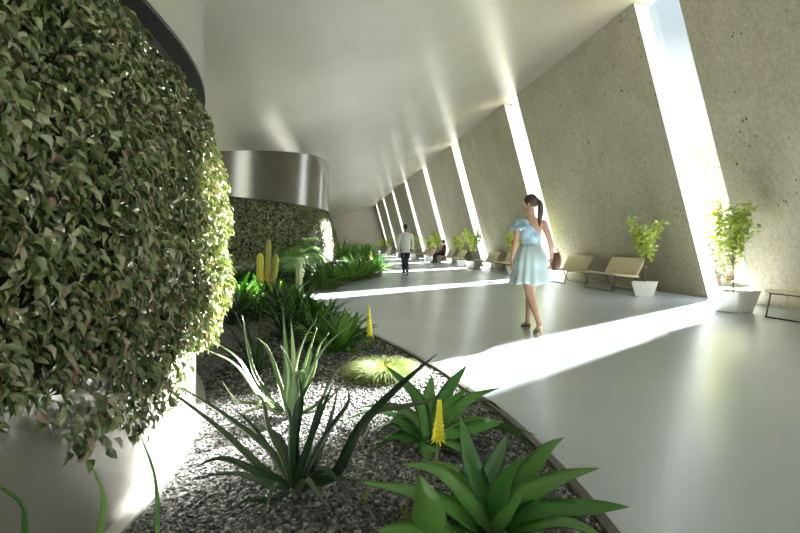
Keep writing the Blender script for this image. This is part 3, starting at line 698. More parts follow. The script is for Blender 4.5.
# rosettes below the second green wall: front row along the edge, then a row behind
ordn = ['first', 'second', 'third', 'fourth', 'fifth', 'sixth', 'seventh', 'eighth', 'ninth', 'tenth', 'eleventh', 'twelfth', 'thirteenth', 'fourteenth', 'fifteenth', 'sixteenth']
def clear2(p, m_=.6):
    v = np.array([p[0]-DR2[0], p[1]-DR2[1]]); q = np.linalg.norm(v); k = max(1.0, (DR2[2]+m_)/q); return (DR2[0]+v[0]*k, DR2[1]+v[1]*k, p[2])
def rowlabels(base): return [base % w_ for w_ in ordn]
frow = [(326,287),(337,286),(347,284),(355,282.5),(362,280.5),(369,278.5),(376,275.5),(381,272.5)]
for i, (px, py) in enumerate(frow):
    p = gp(px-3, py-1.2, GZ); put_rosette([1, 0, 2, 1, 0, 1, 2, 0][i], p, 1.35+.05*i, 'bright rosette in the edge row below the second green wall, %s from the palm' % ordn[i], 'edge row below the second green wall')
brow = [(322,279),(331,278),(340,276.5),(349,275),(357,273),(364,271),(371,269),(377,267.5)]
for i, (px, py) in enumerate(brow):
    put_rosette([4, 0, 4, 2, 0, 4, 1, 2][i], clear2(gp(px-3, py, GZ)), 1.5+.06*i, 'rosette in the back row below the second green wall, %s from the palm' % ordn[i], 'back row below the second green wall')
for i, px in enumerate((229, 241, 253, 266, 280, 294, 308)):
    py = 302.0
    while py > 262:
        p = gp(px, py, GZ)
        if math.hypot(p[0]-DR2[0], p[1]-DR2[1]) < DR2[2]+.55: break
        py -= .25
    put_rosette([0, 2, 4, 1, 4, 2, 0][i], p, 1.3, 'plant at the foot of the second green wall, %s from the near hedge' % ordn[i], 'plants at the foot of the second green wall')
# far bed
r = random.Random(5)
for i in range(16):
    y = 43+i*2.05; p = (3.0+.9*min(1, i/8)+r.uniform(-.25, .1) - (.9 if i == 0 else 0), y, GZ)
    put_rosette(r.choice([0, 1, 2, 4]), p, r.uniform(2.1, 2.7), 'bushy plant in the edge row of the farthest bed, %s from the front' % ordn[i], 'edge row of the farthest bed')
for i in range(14):
    y = 44+i*2.3; p = (r.uniform(.3, 1.9), y, GZ)
    put_rosette(r.choice([0, 1, 2, 4]), p, r.uniform(2.8, 3.6), 'tall bushy plant in the inner row of the farthest bed, %s from the front' % ordn[i], 'inner row of the farthest bed')
bH = (2.65, 31.2-3, GZ)
bH = at(371, 271, 24.5); bH[2] = GZ
eH = empty('torch_lily', bH, 'small yellow torch flower among the rosettes at the far tip of the middle bed', 'flower')
flower_spike(eH, (0, 0, 0), (0, 0, .25), (0, 0, .75), .10, M['yellow'], 40, 9)

# --- fan palm
def fan(mb, base, az, el, pet, rad, r, drop=.35):
    d = np.array([math.cos(az)*math.cos(el), math.sin(az)*math.cos(el), math.sin(el)]); hub = np.array(base)+d*pet+np.array([0, 0, -.05])
    s_ = np.array([-math.sin(az), math.cos(az), 0]); n_ = np.cross(d, s_)
    d2 = d*math.cos(.5)-UP*math.sin(.5) if el < .9 else d
    d2 /= np.linalg.norm(d2)
    for k in range(17):
        a_ = (k/16-.5)*3.9; v = d2*math.cos(a_)+s_*math.sin(a_); l = rad*(1-.25*abs(k/16-.5)*2)*r.uniform(.9, 1.05)
        tip = hub+v*l; blade(mb, [hub, hub+v*l*.55+UP*.02, tip-UP*drop*l*.45], .026, th=.003, fold=.5, prof='strap', n=7, out=(v[0]+1e-5, v[1]))
    return hub
bP = gp(299, 292, GZ)
eP = empty('fan_palm', bP, 'pale-stemmed fan palm with drooping pleated fronds in front of the second green wall', 'palm')
r = random.Random(3)
mb = MB()
for k, (dx, dy, hh) in enumerate(((0, 0, .74), (.05, .05, .7), (-.05, .04, .68), (.03, -.06, .62))):
    mb.tube(catmull([(dx*.6, dy*.6, 0), (dx*.9, dy, hh*.5), (dx*1.1, dy, hh)], 8), np.linspace(.04, .024, 8), 8)
mb.build('trunk', M['palmstem'], eP)
for k in range(14):
    az = k*2.4+.4; e0 = [62, 35, 75, 20, 50, 68, 12, 44, 28, 58, 80, 38, 48, 24][k]; mb = MB(); Lr = r.uniform(.55, .68)
    p = np.array([0, 0, .66+.012*k]); rach = [p.copy()]
    for j in range(10):
        ee = math.radians(e0-95*(j/9)**1.2*(.75+.3*r.random())); p = p+np.array([math.cos(az)*math.cos(ee), math.sin(az)*math.cos(ee), math.sin(ee)])*Lr/10; rach.append(p.copy())
    rach = catmull(rach, 22); s_ = np.array([-math.sin(az), math.cos(az), 0])
    for j in range(6, 22):
        d_ = rach[min(j+1, 21)]-rach[j-1]; d_ /= np.linalg.norm(d_); l = .36*math.sin(PI*min(1, .22+.75*(j-6)/15))
        for sg in (-1, 1):
            v = d_*.62+s_*sg*.78; blade(mb, [rach[j], rach[j]+v*l*.5+UP*.012, rach[j]+v*l-UP*l*.22], .026, th=.002, fold=.4, prof='strap', n=5, out=(v[0]+1e-5, v[1]))
    fr_ = mb.build('frond', M['palm'], eP)
    MB().tube(rach, np.linspace(.010, .003, 22), 5).build('petiole', M['palmstem'], fr_)

# --- yellow cactus
bK = at(268, 305, 10.6); bK[2] = GZ
eK = empty('columnar_cactus', bK, 'yellow columnar cactus with two upright arms among green rosettes', 'cactus')
def ribbed(path, rad, n=24, ribs=8, m_=26, taper=0.0):
    C = catmull(path, m_); T = np.gradient(C, axis=0); T /= np.linalg.norm(T, axis=1)[:, None]; ref = np.array([0, 1.0, 0]); P = []
    for i in range(m_):
        a_ = ref-T[i]*ref.dot(T[i]); a_ /= np.linalg.norm(a_); b_ = np.cross(T[i], a_); t = i/(m_-1)
        rr = rad*(1 if t < .86 else max(.06, math.sqrt(max(0, 1-((t-.86)/.14)**2))))*(.85 if i == 0 else 1)
        an = np.linspace(0, 2*PI, n*2, endpoint=False); rr *= 1-taper*t; q = rr*(1+.12*np.abs(np.cos(an*ribs/2))-.06)
        P.append(C[i]+(q*np.cos(an))[:, None]*a_+(q*np.sin(an))[:, None]*b_)
    mb = MB(); mb.grid(np.array(P), True, True, True); return mb
ribbed([(0, 0, 0), (0, 0, .6), (0.02, 0, 1.17)], .066, taper=.4).build('stem', M['cactus'], eK)
R3 = RGT
ribbed([R3*-.03+UP*.42, R3*-.11+UP*.44, R3*-.14+UP*.55, R3*-.135+UP*.93], .058).build('arm', M['cactus_sunlit'], eK)['label'] = 'sunlit yellow left arm of the cactus'
ribbed([R3*.02+UP*.42, R3*.09+UP*.45, R3*.115+UP*.6, R3*.145+UP*.9], .055).build('arm', M['cactus'], eK)

# ------------------------------------------------------------------ planters with young trees, loveseats
def maple_leaf_tpl():
    t = []; 
    for a_, l in ((-150, .35), (-118, .62), (-88, .33), (-60, .82), (-30, .4), (0, 1.0), (30, .4), (60, .82), (88, .33), (118, .62), (150, .35)):
        t.append((math.cos(math.radians(a_))*l*.55+.3, math.sin(math.radians(a_))*l*.55, -.12*l))
    return np.array([(0.25, 0, .02)]+t)
TPL = maple_leaf_tpl(); TF = [(0, i, i+1) for i in range(1, 11)]
def crown(seed, n, H0, H1, RW, size):
    """leaves on a few forked twigs, V-shaped open crown"""
    r = np.random.default_rng(seed); mb = MB(); tw = MB(); pts = []
    for k in range(9):
        az = k*2.4+r.uniform(-.3, .3); sp = RW*r.uniform(.55, 1.0); z1 = H0+(H1-H0)*r.uniform(.55, 1.0)
        c = catmull([(0, 0, H0-.12), (sp*.35*math.cos(az), sp*.35*math.sin(az), H0+(z1-H0)*.4), (sp*math.cos(az), sp*math.sin(az), z1)], 9)
        tw.tube(c, np.linspace(.006, .0015, 9), 5)
        for p in c[3:]: pts.append(p)
        pts.append(c[-1]); pts.append(c[-2])
    pts.append(np.array([0, 0, H0])); pts = np.array(pts)
    b = pts[r.integers(0, len(pts), n)]+r.normal(0, .055, (n, 3)); az = r.uniform(0, 2*PI, n); el = r.uniform(-1.0, .5, n); ro = r.uniform(-.8, .8, n)
    d = np.stack([np.cos(az)*np.cos(el), np.sin(az)*np.cos(el), np.sin(el)], 1); s_ = np.stack([-np.sin(az), np.cos(az), 0*az], 1); q = np.cross(d, s_)
    s2 = s_*np.cos(ro)[:, None]+q*np.sin(ro)[:, None]; q2 = np.cross(d, s2); S = r.uniform(.7, 1.2, n)*size
    V = b[:, None]+d[:, None]*(TPL[None, :, 0:1]*S[:, None, None])+s2[:, None]*(TPL[None, :, 1:2]*S[:, None, None])+q2[:, None]*(TPL[None, :, 2:3]*S[:, None, None])
    offs = np.arange(n)*len(TPL); F_ = []
    for f in TF: F_.extend((offs[:, None]+np.array(f)[None]).tolist())
    mb.add(V.reshape(-1, 3), F_); return mb, tw
def pot_mesh(rb, rt, h):
    mb = MB(); ang = [PI/4+k*PI/2 for k in range(4)]; P = []
    for rr, z in ((rb*.9, 0), (rb, .012), (rt, h), (rt-.02, h), (rt-.05, h-.06)):
        P.append([(rr*math.cos(a_), rr*math.sin(a_), z) for a_ in ang])
    mb.grid(np.array(P), True, True, False); return mb
def make_planter(seed, big):
    rb, rt, h = (.29, .40, .34) if big else (.24, .34, .30)
    e = empty('potted_tree', (0, 0, 0), 'x', 'potted tree', 'young trees in white pots along the concrete wall')
    p = pot_mesh(rb, rt, h).build('pot', M['pot'], e, smooth=False)
    s_ = MB(); s_.grid(np.array([[((rt-.045)*math.cos(a_), (rt-.045)*math.sin(a_), z) for a_ in [PI/4+k*PI/2 for k in range(4)]] for z in (h-.09, h-.045)]), True, True, True); s_.build('soil', M['soil'], p, smooth=False)
    H0, H1 = (.86, 1.72) if big else (.74, 1.62)
    r = random.Random(seed); MB().tube(catmull([(0, 0, h-.06), (.012, .01, .55), (-.005, 0, H0-.1)], 8), np.linspace(.014, .008, 8), 7).build('trunk', M['bark'], e)
    c, tw = crown(seed, 620 if big else 520, H0, H1, .40 if big else .34, .14)
    f = c.build('foliage', M['maple'], e); tw.build('twigs', M['bark'], f); return e
def children(o): return [c for c in COL.objects if c.parent == o]
def copy_tree(o, parent=None):
    c = o.copy(); COL.objects.link(c)
    if parent: c.parent = parent
    for ch in children(o): copy_tree(ch, c)
    return c
pA, pB = make_planter(31, True), make_planter(32, False)
posA = [(6.58, 9.0+SP*k) for k in range(0, 8)]; posB = [(6.74, 12.0+SP*k) for k in range(0, 8)]
slitname = ['nearest tall window slit', 'second tall window slit', 'third tall window slit', 'fourth tall window slit', 'fifth tall window slit', 'sixth tall window slit', 'seventh tall window slit', 'eighth tall window slit']
protoA, protoB = pA, pB
for k in range(8):
    o = protoA if k == 0 else copy_tree(protoA); x, y = posA[k]
    if k: y -= .35
    if k == 1: y += 1.25
    o.location = (x, y, 0); o.rotation_euler = (0, 0, .35+.9*k*(k > 0)); o['label'] = 'young tree in white pot in front of the %s' % slitname[k]
    if k == 0: o['label'] = 'largest-looking young tree, in a white faceted pot, lit by the nearest window slit'
    o = protoB if k == 0 else copy_tree(protoB); x, y = posB[k]
    o.location = (x, y, 0); o.rotation_euler = (0, 0, .95+1.1*k*(k > 0)); o['label'] = 'young tree in white pot by a cream seat, just past the %s' % slitname[k]

# loveseats: facing the corridor (-X); width along Y
def make_seat():
    e = empty('loveseat', (0, 0, 0), 'x', 'bench seat', 'cream loveseats along the concrete wall')
    w = .78
    def pad(p0, p1, t, nrm):
        """rounded slab from p0 to p1 (x,z), thickness t"""
        p0, p1 = np.array(p0), np.array(p1); d = (p1-p0); L = np.linalg.norm(d); d /= L; nn = np.array(nrm); prof = []
        for k in range(9): a_ = PI/2+PI*k/8; prof.append(p0+d*(t/2*math.cos(a_)+t/2)+nn*(t/2*math.sin(a_)))
        for k in range(9): a_ = -PI/2+PI*k/8; prof.append(p1+d*(t/2*math.cos(a_)-t/2)+nn*(t/2*math.sin(a_)))
        P = []
        for y, sc in ((-w, .86), (-w+.012, .97), (-w+.03, 1), (0, 1.0), (w-.03, 1), (w-.012, .97), (w, .86)):
            c = (p0+p1)/2; P.append([(c[0]+(q[0]-c[0])*(1-(1-sc)*.12), y, c[1]+(q[1]-c[1])*(sc if True else 1)) for q in prof])
        mb = MB(); mb.grid(np.array(P), True, True, True); return mb
    d = np.array([.60, -.06]); d /= np.linalg.norm(d)
    pad((-.36, .40), (.26, .335), .06, (-d[1], d[0])).build('seat', M['cream'], e)
    d = np.array([.20, .42]); d /= np.linalg.norm(d)
    pad((.20, .36), (.40, .77), .055, (-d[1], d[0])).build('backrest', M['cream'], e)
    fr = .011
    for x0, x1, zz, nm in ((-.30, -.38, .355, 'leg'), (.18, .30, .315, 'leg')):
        mb = MB(); mb.tube(catmull([(x0, -w+.06, zz), ((x0+x1)/2, -w+.06, zz/2), (x1, -w+.07, .03), (x1, -w+.11, .012), (x1, 0, .011), (x1, w-.11, .012), (x1, w-.07, .03), ((x0+x1)/2, w-.06, zz/2), (x0, w-.06, zz)], 44), fr, 7)
        mb.build(nm, M['leg'], e)
    for s_ in (-1, 1):
        mb = MB(); mb.tube(catmull([(-.33, s_*(w-.06), .358), (.0, s_*(w-.06), .325), (.2, s_*(w-.06), .305), (.27, s_*(w-.06), .36), (.415, s_*(w-.06), .74)], 20), fr, 7); mb.build('frame', M['leg'], e)
    return e
sproto = make_seat(); first = True
for k in range(-1, 7):
    for j, yc in enumerate((13.85, 16.6)):
        y = yc+SP*k
        if k == -1 and j == 0: continue
        o = sproto if first else copy_tree(sproto); first = False
        o.location = (6.95, y-(.3 if k == -1 else 0), 0)
        if k == -1: o['label'] = 'cream seat cut off by the picture edge, right of the nearest potted tree'
        else: o['label'] = 'cream loveseat, %s of the pair between the %s and %s window slits' % (('nearer', 'farther')[j], ordn[k], ordn[k+1])

# ------------------------------------------------------------------ outside: trees beyond the windows
def out_tree(x, y, h, rw, seed, label):
    e = empty('tree', (x, y, -.3), label, 'tree', 'trees beyond the windows'); r = np.random.default_rng(seed)
    MB().tube(catmull([(0, 0, 0), (.1, .05, h*.3), (0, .1, h*.75)], 8), np.linspace(.16, .05, 8), 8).build('trunk', M['bark'], e)
    n = 3600; c = r.normal(0, 1, (26, 3)); c /= np.linalg.norm(c, axis=1)[:, None]; c *= r.uniform(.35, .9, (26, 1)); c = c*[rw, rw, h*.36]+[0, 0, h*.6]
    b = c[r.integers(0, 26, n)]+r.normal(0, rw*.17, (n, 3)); a_ = r.uniform(0, 6.28, n); nr = np.stack([np.cos(a_), np.sin(a_), 0*a_], 1)
    L_ = r.uniform(.14, .26, n); mb = MB(); leaves(mb, b, nr, L_, L_*.6, r.uniform(-.5, 1.4, n), r.uniform(-1, 1, n), r.uniform(-1, 1, n), np.ones(n), True); mb.build('foliage', M['outleaf'], e)
for i, (x, y, h, rw, lab) in enumerate(((17.2, 24.5, 8.3, 2.1, 'pale hazy tree outside, seen high through the nearest window slit'), (27, 37, 9.5, 3.4, 'tree outside, farther off behind the hazy one at the nearest window slit'),
        (12.9, 18.5, 1.7, 1.0, 'low bush outside, at the foot of the view through the nearest window slit'), (15.5, 21.4, 2.1, 1.3, 'second low bush outside, lower part of the nearest window slit'))):
    out_tree(x, y, h, rw, 50+i, lab)
# ------------------------------------------------------------------ people
M['skin'] = simple('skin', (.47, .28, .19), .5, 0, .4, Subsurface_Weight=.1)
M['skin_dark'] = simple('skin_dark', (.22, .12, .075), .5)
M['hair'] = simple('dark_hair', (.05, .027, .016), .45)
M['eye'] = simple('eye', (.75, .72, .68), .2); M['iris'] = simple('iris', (.05, .03, .02), .2); M['lip'] = simple('lip', (.45, .16, .13), .5)
m, nt, b = mat('pale_denim'); tc = N(nt, 'ShaderNodeTexCoord'); n1 = N(nt, 'ShaderNodeTexNoise', Scale=11.0, Detail=4.0); nt.links.new(tc.outputs['Object'], n1.inputs['Vector'])
r = ramp(nt, n1.outputs[0], [(.35, (.2, .33, .42)), (.65, (.5, .62, .66))]); nt.links.new(r.outputs[0], b.inputs['Base Color']); b.inputs['Roughness'].default_value = .85; M['denim'] = m
M['mint'] = simple('pale_mint_cloth', (.43, .54, .53), .8)
M['tan'] = simple('sunlit_shoe_leather', (.72, .57, .4), .5); M['brownleather'] = simple('brown_leather', (.13, .055, .03), .4)  # the tan is sunlight on the raised shoe, painted into lighter leather
M['whitecloth'] = simple('white_cloth', (.72, .72, .7), .85); M['jeans'] = simple('dark_jeans', (.035, .045, .065), .85); M['redcloth'] = simple('dark_red_cloth', (.16, .025, .03), .85)
M['shoe'] = simple('white_shoe', (.7, .7, .68), .6); M['blackcloth'] = simple('black_cloth', (.02, .02, .025), .85)

def oval(c, rx, ry, rz=0.0, n=20, tilt=0.0):
    a_ = np.linspace(0, 2*PI, n, endpoint=False); x = rx*np.cos(a_); y = ry*np.sin(a_)
    return np.stack([c[0]+x*math.cos(rz)-y*math.sin(rz), c[1]+x*math.sin(rz)+y*math.cos(rz), np.full(n, c[2])+tilt*y], 1)
def loft(mb, rows, n=20):
    """rows: (x, y, z, rx, ry[, rz]) bottom to top, closed with small caps"""
    P = [oval(r_[:3], r_[3], r_[4], r_[5] if len(r_) > 5 else 0, n) for r_ in rows]
    mb.grid(np.array(P), True, True, True)
def limb(mb, pts, rad, n=14, m_=18):
    C = catmull(pts, m_); t = np.linspace(0, 1, len(rad)); rr = np.interp(np.linspace(0, 1, m_), t, rad)
    d0 = C[0]-C[1]; d0 /= np.linalg.norm(d0); d1 = C[-1]-C[-2]; d1 /= np.linalg.norm(d1)
    C = np.vstack([C[0]+d0*rr[0]*.55, C, C[-1]+d1*rr[-1]*.55]); rr = np.concatenate([[rr[0]*.5], rr, [rr[-1]*.5]])
    mb.tube(C, rr, n)
def ball(mb, c, rx, ry, rz, n=16, R=None):
    P = []
    for i in range(n//2+1):
        t = -PI/2+PI*i/(n//2); k = max(.02, math.cos(t)); a_ = np.linspace(0, 2*PI, n, endpoint=False)
        q = np.stack([rx*k*np.cos(a_), ry*k*np.sin(a_), np.full(n, rz*math.sin(t))], 1)
        if R is not None: q = q@R.T
        P.append(q+np.array(c))
    mb.grid(np.array(P), True, True, True)
def rotz(a_): return np.array([[math.cos(a_), -math.sin(a_), 0], [math.sin(a_), math.cos(a_), 0], [0, 0, 1]])
def remesh(mb, name, m, parent, vox=.008, smooth=4):
    o = mb.build(name, m, None); md = o.modifiers.new('r', 'REMESH'); md.mode = 'VOXEL'; md.voxel_size = vox; md.use_smooth_shade = True
    sm = o.modifiers.new('s', 'SMOOTH'); sm.factor = .5; sm.iterations = smooth
    dg = bpy.context.evaluated_depsgraph_get(); me = bpy.data.meshes.new_from_object(o.evaluated_get(dg)); o.modifiers.clear(); old = o.data; o.data = me; bpy.data.meshes.remove(old)
    if not me.materials: me.materials.append(m)
    me.polygons.foreach_set('use_smooth', [True]*len(me.polygons)); o.parent = parent; return o
def hand(mb, wrist, d, side, nrm, s=1.0, curl=.5):
    """wrist point, hand direction, direction of the thumb side, palm normal"""
    wrist, d, side, nrm = [np.array(v, float) for v in (wrist, d, side, nrm)]; d /= np.linalg.norm(d); side -= d*side.dot(d); side /= np.linalg.norm(side); nrm = np.cross(d, side)*np.sign(np.cross(d, side).dot(nrm))
    for k in range(4):
        x = (.5-k/3.0)*.056*s*1.0; limb(mb, [wrist+side*x*.5, wrist+d*.045*s+side*x*.9, wrist+d*.085*s+side*x], [.013*s, .013*s, .010*s], 10, 7)
        L = [.068, .078, .072, .056][k]*s; b_ = wrist+d*.085*s+side*x*1.05; c1 = curl*(.7+.12*k); pts = [b_]
        for j, (ll, a_) in enumerate(((.42, .3), (.32, 1.0), (.26, 1.6))):
            v = d*math.cos(c1*a_)+nrm*math.sin(c1*a_); pts.append(pts[-1]+v*L*ll)
        limb(mb, pts, [.0085*s, .008*s, .0075*s, .0065*s], 9, 10)
    b_ = wrist+d*.025*s+side*.026*s; limb(mb, [b_, b_+(d*.6+side*.75+nrm*.25)*.035*s, b_+(d*1.25+side*.85+nrm*.6)*.05*s], [.013*s, .0105*s, .008*s], 9, 9)
def head(mb, c, yaw, s=1.0, pitch=0.0):
    """skull, jaw, nose, ears; face looks along +Y turned by yaw"""
    R = rotz(yaw)@np.array([[1, 0, 0], [0, math.cos(pitch), -math.sin(pitch)], [0, math.sin(pitch), math.cos(pitch)]]); c = np.array(c)
    def w_(p): return R@(np.array(p)*s)+c
    ball(mb, w_((0, -.012, .025)), .073*s, .092*s, .088*s, 20, R)
    ball(mb, w_((0, .022, -.035)), .056*s, .066*s, .078*s, 18, R)
    ball(mb, w_((0, .062, -.088)), .024*s, .022*s, .02*s, 12, R)
    limb(mb, [w_((0, .082, .012)), w_((0, .103, -.022)), w_((0, .09, -.034))], [.007*s, .013*s, .010*s], 10, 8)
    for sg in (-1, 1):
        ball(mb, w_((sg*.017, .088, -.03)), .009*s, .009*s, .007*s, 8, R)
        ball(mb, w_((sg*.073, -.012, -.012)), .010*s, .020*s, .032*s, 12, R)
        limb(mb, [w_((sg*.012, .083, .020)), w_((sg*.048, .068, .022))], [.008*s, .008*s], 8, 5)
        ball(mb, w_((sg*.04, .066, -.03)), .022*s, .018*s, .02*s, 10, R)
    ball(mb, w_((0, .086, -.058)), .022*s, .012*s, .007*s, 10, R); ball(mb, w_((0, .084, -.068)), .019*s, .011*s, .007*s, 10, R)
    return w_, R
def face(w_, R, e, s=1.0, dark=False):
    for sg in (-1, 1):
        mb = MB(); ball(mb, w_((sg*.031, .074, .003)), .0125*s, .011*s, .0085*s, 12, R); o = mb.build('eye', M['eye'], e)
        mb = MB(); ball(mb, w_((sg*.031, .0835, .003)), .0055*s, .003*s, .0055*s, 10, R); mb.build('iris', M['iris'], o)
        mb = MB(); limb(mb, [w_((sg*.016, .086, .024)), w_((sg*.034, .083, .030)), w_((sg*.05, .07, .024))], [.003*s, .0035*s, .002*s], 7, 7); mb.build('eyebrow', M['hair'], e)
    mb = MB(); limb(mb, [w_((-.023, .086, -.062)), w_((0, .0985, -.061)), w_((.023, .086, -.062))], [.003*s, .0065*s, .003*s], 8, 9); mb.build('mouth', M['lip'], e)
def haircap(mb, w_, R, s=1.0, low=-.03, grow=.008):
    P = []; n = 28; rows = 10
    for i in range(rows):
        ring = []
        for j in range(n):
            a_ = 2*PI*j/n; fr = math.sin(a_)  # +1 front
            zmin = low if fr < .2 else low+(.085)*min(1, (fr-.2)/.5)
            z = zmin+(.112+grow-zmin)*(i/(rows-1))**.9; zz = (z-.025)/(.088+grow); k = math.sqrt(max(.0016, 1-min(1, max(-1, zz))**2))
            ring.append(w_(((.073+grow)*k*math.cos(a_), -.012+(.092+grow)*k*math.sin(a_), min(z, .025+.088+grow))))
        P.append(ring)
    P = np.array(P); mb.grid(P, True, False, True)
def shoe_mesh(mb, heel, toe, h, w=.042):
    heel, toe = np.array(heel, float), np.array(toe, float); d = toe-heel; L = np.linalg.norm(d); d /= L; s_ = np.cross(d, UP); s_ /= np.linalg.norm(s_); u = np.cross(s_, d)
    P = []
    for t, ww, top in ((0, .55, .8), (.06, .8, 1), (.25, .85, 1.0), (.5, .85, .8), (.75, 1.05, .6), (.92, .8, .5), (1, .35, .35)):
        c = heel+d*L*t; P.append([c+s_*w*ww*x+u*h*top*z for x, z in ((-1, 0), (-1, .3), (-.85, .75), (-.4, 1), (.4, 1), (.85, .75), (1, .3), (1, 0))])
    mb.grid(np.array(P), True, True, True)

# ---- the woman walking away ------------------------------------------------
wp = gp(531, 331)
eW = empty('person', (wp[0], wp[1], 0), 'woman with a dark ponytail in pale blue dress walking away with a brown bag', 'person', rz=math.radians(3))
hy = math.radians(42)
LA, RA = [(-.165, 0, 1.375), (-.225, -.055, 1.13), (-.262, -.02, .90)], [(.165, 0, 1.375), (.235, -.06, 1.13), (.272, -.02, .92)]
LL = [(-.085, 0, .90), (-.075, -.045, .68), (-.06, -.10, .47), (-.045, -.22, .30), (-.03, -.33, .125)]
RL = [(.085, 0, .90), (.07, .07, .68), (.05, .13, .47), (.038, .165, .28), (.03, .19, .085)]
b_ = MB()
loft(b_, [(0, 0, .80, .10, .08), (0, 0, .84, .145, .105), (0, -.01, .92, .165, .12), (0, -.005, 1.0, .145, .102), (0, 0, 1.09, .115, .083), (0, .005, 1.18, .125, .09), (0, .01, 1.27, .14, .098), (0, .005, 1.34, .15, .085), (0, 0, 1.39, .145, .068), (0, -.005, 1.425, .09, .055), (0, -.005, 1.45, .052, .05)])
limb(b_, [(0, -.005, 1.42), (0, .0, 1.49), (0, .008, 1.56)], [.052, .046, .048])
w_, Rw = head(b_, (0, .018, 1.615), hy, .98)
limb(b_, LA, [.05, .043, .037, .038, .030, .023]); limb(b_, RA, [.05, .043, .037, .038, .030, .023])
hand(b_, LA[-1], (.0, .12, -1), (.15, 1, 0), (1, 0, 0), .92, .55); hand(b_, RA[-1], (.06, .25, -1), (-.2, 1, 0), (-1, 0, 0), .92, 1.1)
limb(b_, LL, [.088, .078, .06, .05, .054, .047, .034, .031]); limb(b_, RL, [.088, .078, .06, .05, .054, .047, .034, .031])
limb(b_, [(-.03, -.335, .115), (-.03, -.30, .07), (-.03, -.235, .035), (-.03, -.185, .03)], [.032, .032, .034, .022]); limb(b_, [(.03, .175, .07), (.032, .23, .055), (.034, .30, .035), (.035, .36, .03)], [.034, .034, .034, .022])
remesh(b_, 'body', M['skin'], eW, .0055, 3)
face(w_, Rw, eW, .98)
hb = MB(); haircap(hb, w_, Rw, .98, -.045, .010); h_o = hb.build('hair', M['hair'], eW); h_o.modifiers.new('t', 'SOLIDIFY').thickness = .006
hb = MB(); ball(hb, w_((0, -.088, .035)), .036, .034, .04, 12); limb(hb, [w_((0, -.105, .035)), w_((.0, -.135, .0)), w_((.005, -.14, -.09)), w_((.01, -.125, -.2)), w_((.015, -.115, -.31))], [.026, .034, .036, .028, .008], 14, 20)
hb.build('ponytail', M['hair'], h_o)
# dress top: one shoulder, low at the right of the back
rows = [(1.06, .122, .09, 0), (1.10, .124, .092, 0), (1.18, .138, .102, .005), (1.27, .154, .11, .01), (1.34, .163, .098, .005), (1.385, .16, .08, 0), (1.42, .125, .066, -.003)]
zs = np.array([q[0] for q in rows]); P = []; n = 48; K = 14
for i in range(K):
    ring_ = []
    for j in range(n):
        a_ = 2*PI*j/n; x_ = math.cos(a_); top = 1.415-.215*min(1, max(0, (x_+.55)/1.25))**.8; z = 1.06+(top-1.06)*i/(K-1)
        rx, ry, cy_ = [np.interp(z, zs, [q[k] for q in rows]) for k in (1, 2, 3)]; f = 1+.012*math.sin(a_*9+z*30)
        ring_.append((rx*f*math.cos(a_), cy_+ry*f*math.sin(a_), z))
    P.append(ring_)
mb = MB(); mb.grid(np.array(P), True); o = mb.build('dress_top', M['denim'], eW); o.modifiers.new('t', 'SOLIDIFY').thickness = .004
# ruffle over the left shoulder
P = []
for i in range(8):
    t = i/7; ring_ = []
    for j in range(57):
        a_ = -2.2+4.4*j/56; wv = .020*t*math.sin(a_*7+.6)
        out_ = .052+.095*t+wv; ring_.append((-.125-out_*math.cos(a_*.75)*.95, .005+(.075+.075*t)*math.sin(a_*.75)+wv*.6, 1.425-.115*t*t-.035*t+.012*t*math.sin(a_*9)))
    P.append(ring_)
mb = MB(); mb.grid(np.array(P)); o = mb.build('ruffle', M['denim'], eW); o.modifiers.new('t', 'SOLIDIFY').thickness = .004
# skirt with soft pleats, swung by the step
P = []
for i in range(16):
    t = i/15; z = 1.09-.49*t; ring_ = []
    for j in range(96):
        a_ = 2*PI*j/96; fl = .122+.125*t**.9+.03*math.sin(PI*min(1, t*1.6)); fy = .092+.125*t**.9+.028*math.sin(PI*min(1, t*1.6))
        wv = 1+(.012+.07*t)*math.sin(a_*11+1.2*math.sin(a_*3)); ring_.append((fl*wv*math.cos(a_)-.02*t, fy*wv*math.sin(a_)-.01*t, z+.012*t*math.sin(a_*5)))
    P.append(ring_)
mb = MB(); mb.grid(np.array(P), True); o = mb.build('skirt', M['mint'], eW); o.modifiers.new('t', 'SOLIDIFY').thickness = .004
mb = MB(); mb.grid(np.array([oval((0, 0, z), .124*k, .094*k, 0, 40) for z, k in ((1.065, 1.0), (1.075, 1.06), (1.095, 1.06), (1.105, 1.0))]), True); mb.build('waistband', M['denim'], eW)
mb = MB(); shoe_mesh(mb, (-.03, -.375, .085), (-.03, -.185, .004), .04, .036); s1_ = mb.build('shoe', M['tan'], eW); s1_['label'] = 'raised sunlit shoe'
mb = MB(); limb(mb, [(-.03, -.362, .095), (-.03, -.392, .02)], [.02, .014], 8, 6); mb.build('heel', M['tan'], s1_)
mb = MB(); shoe_mesh(mb, (.03, .135, .035), (.035, .385, .0), .045, .037); s2_ = mb.build('shoe', M['brownleather'], eW); mb = MB(); limb(mb, [(.03, .155, .04), (.03, .15, .012)], [.02, .016], 8, 6); mb.build('heel', M['brownleather'], s2_)
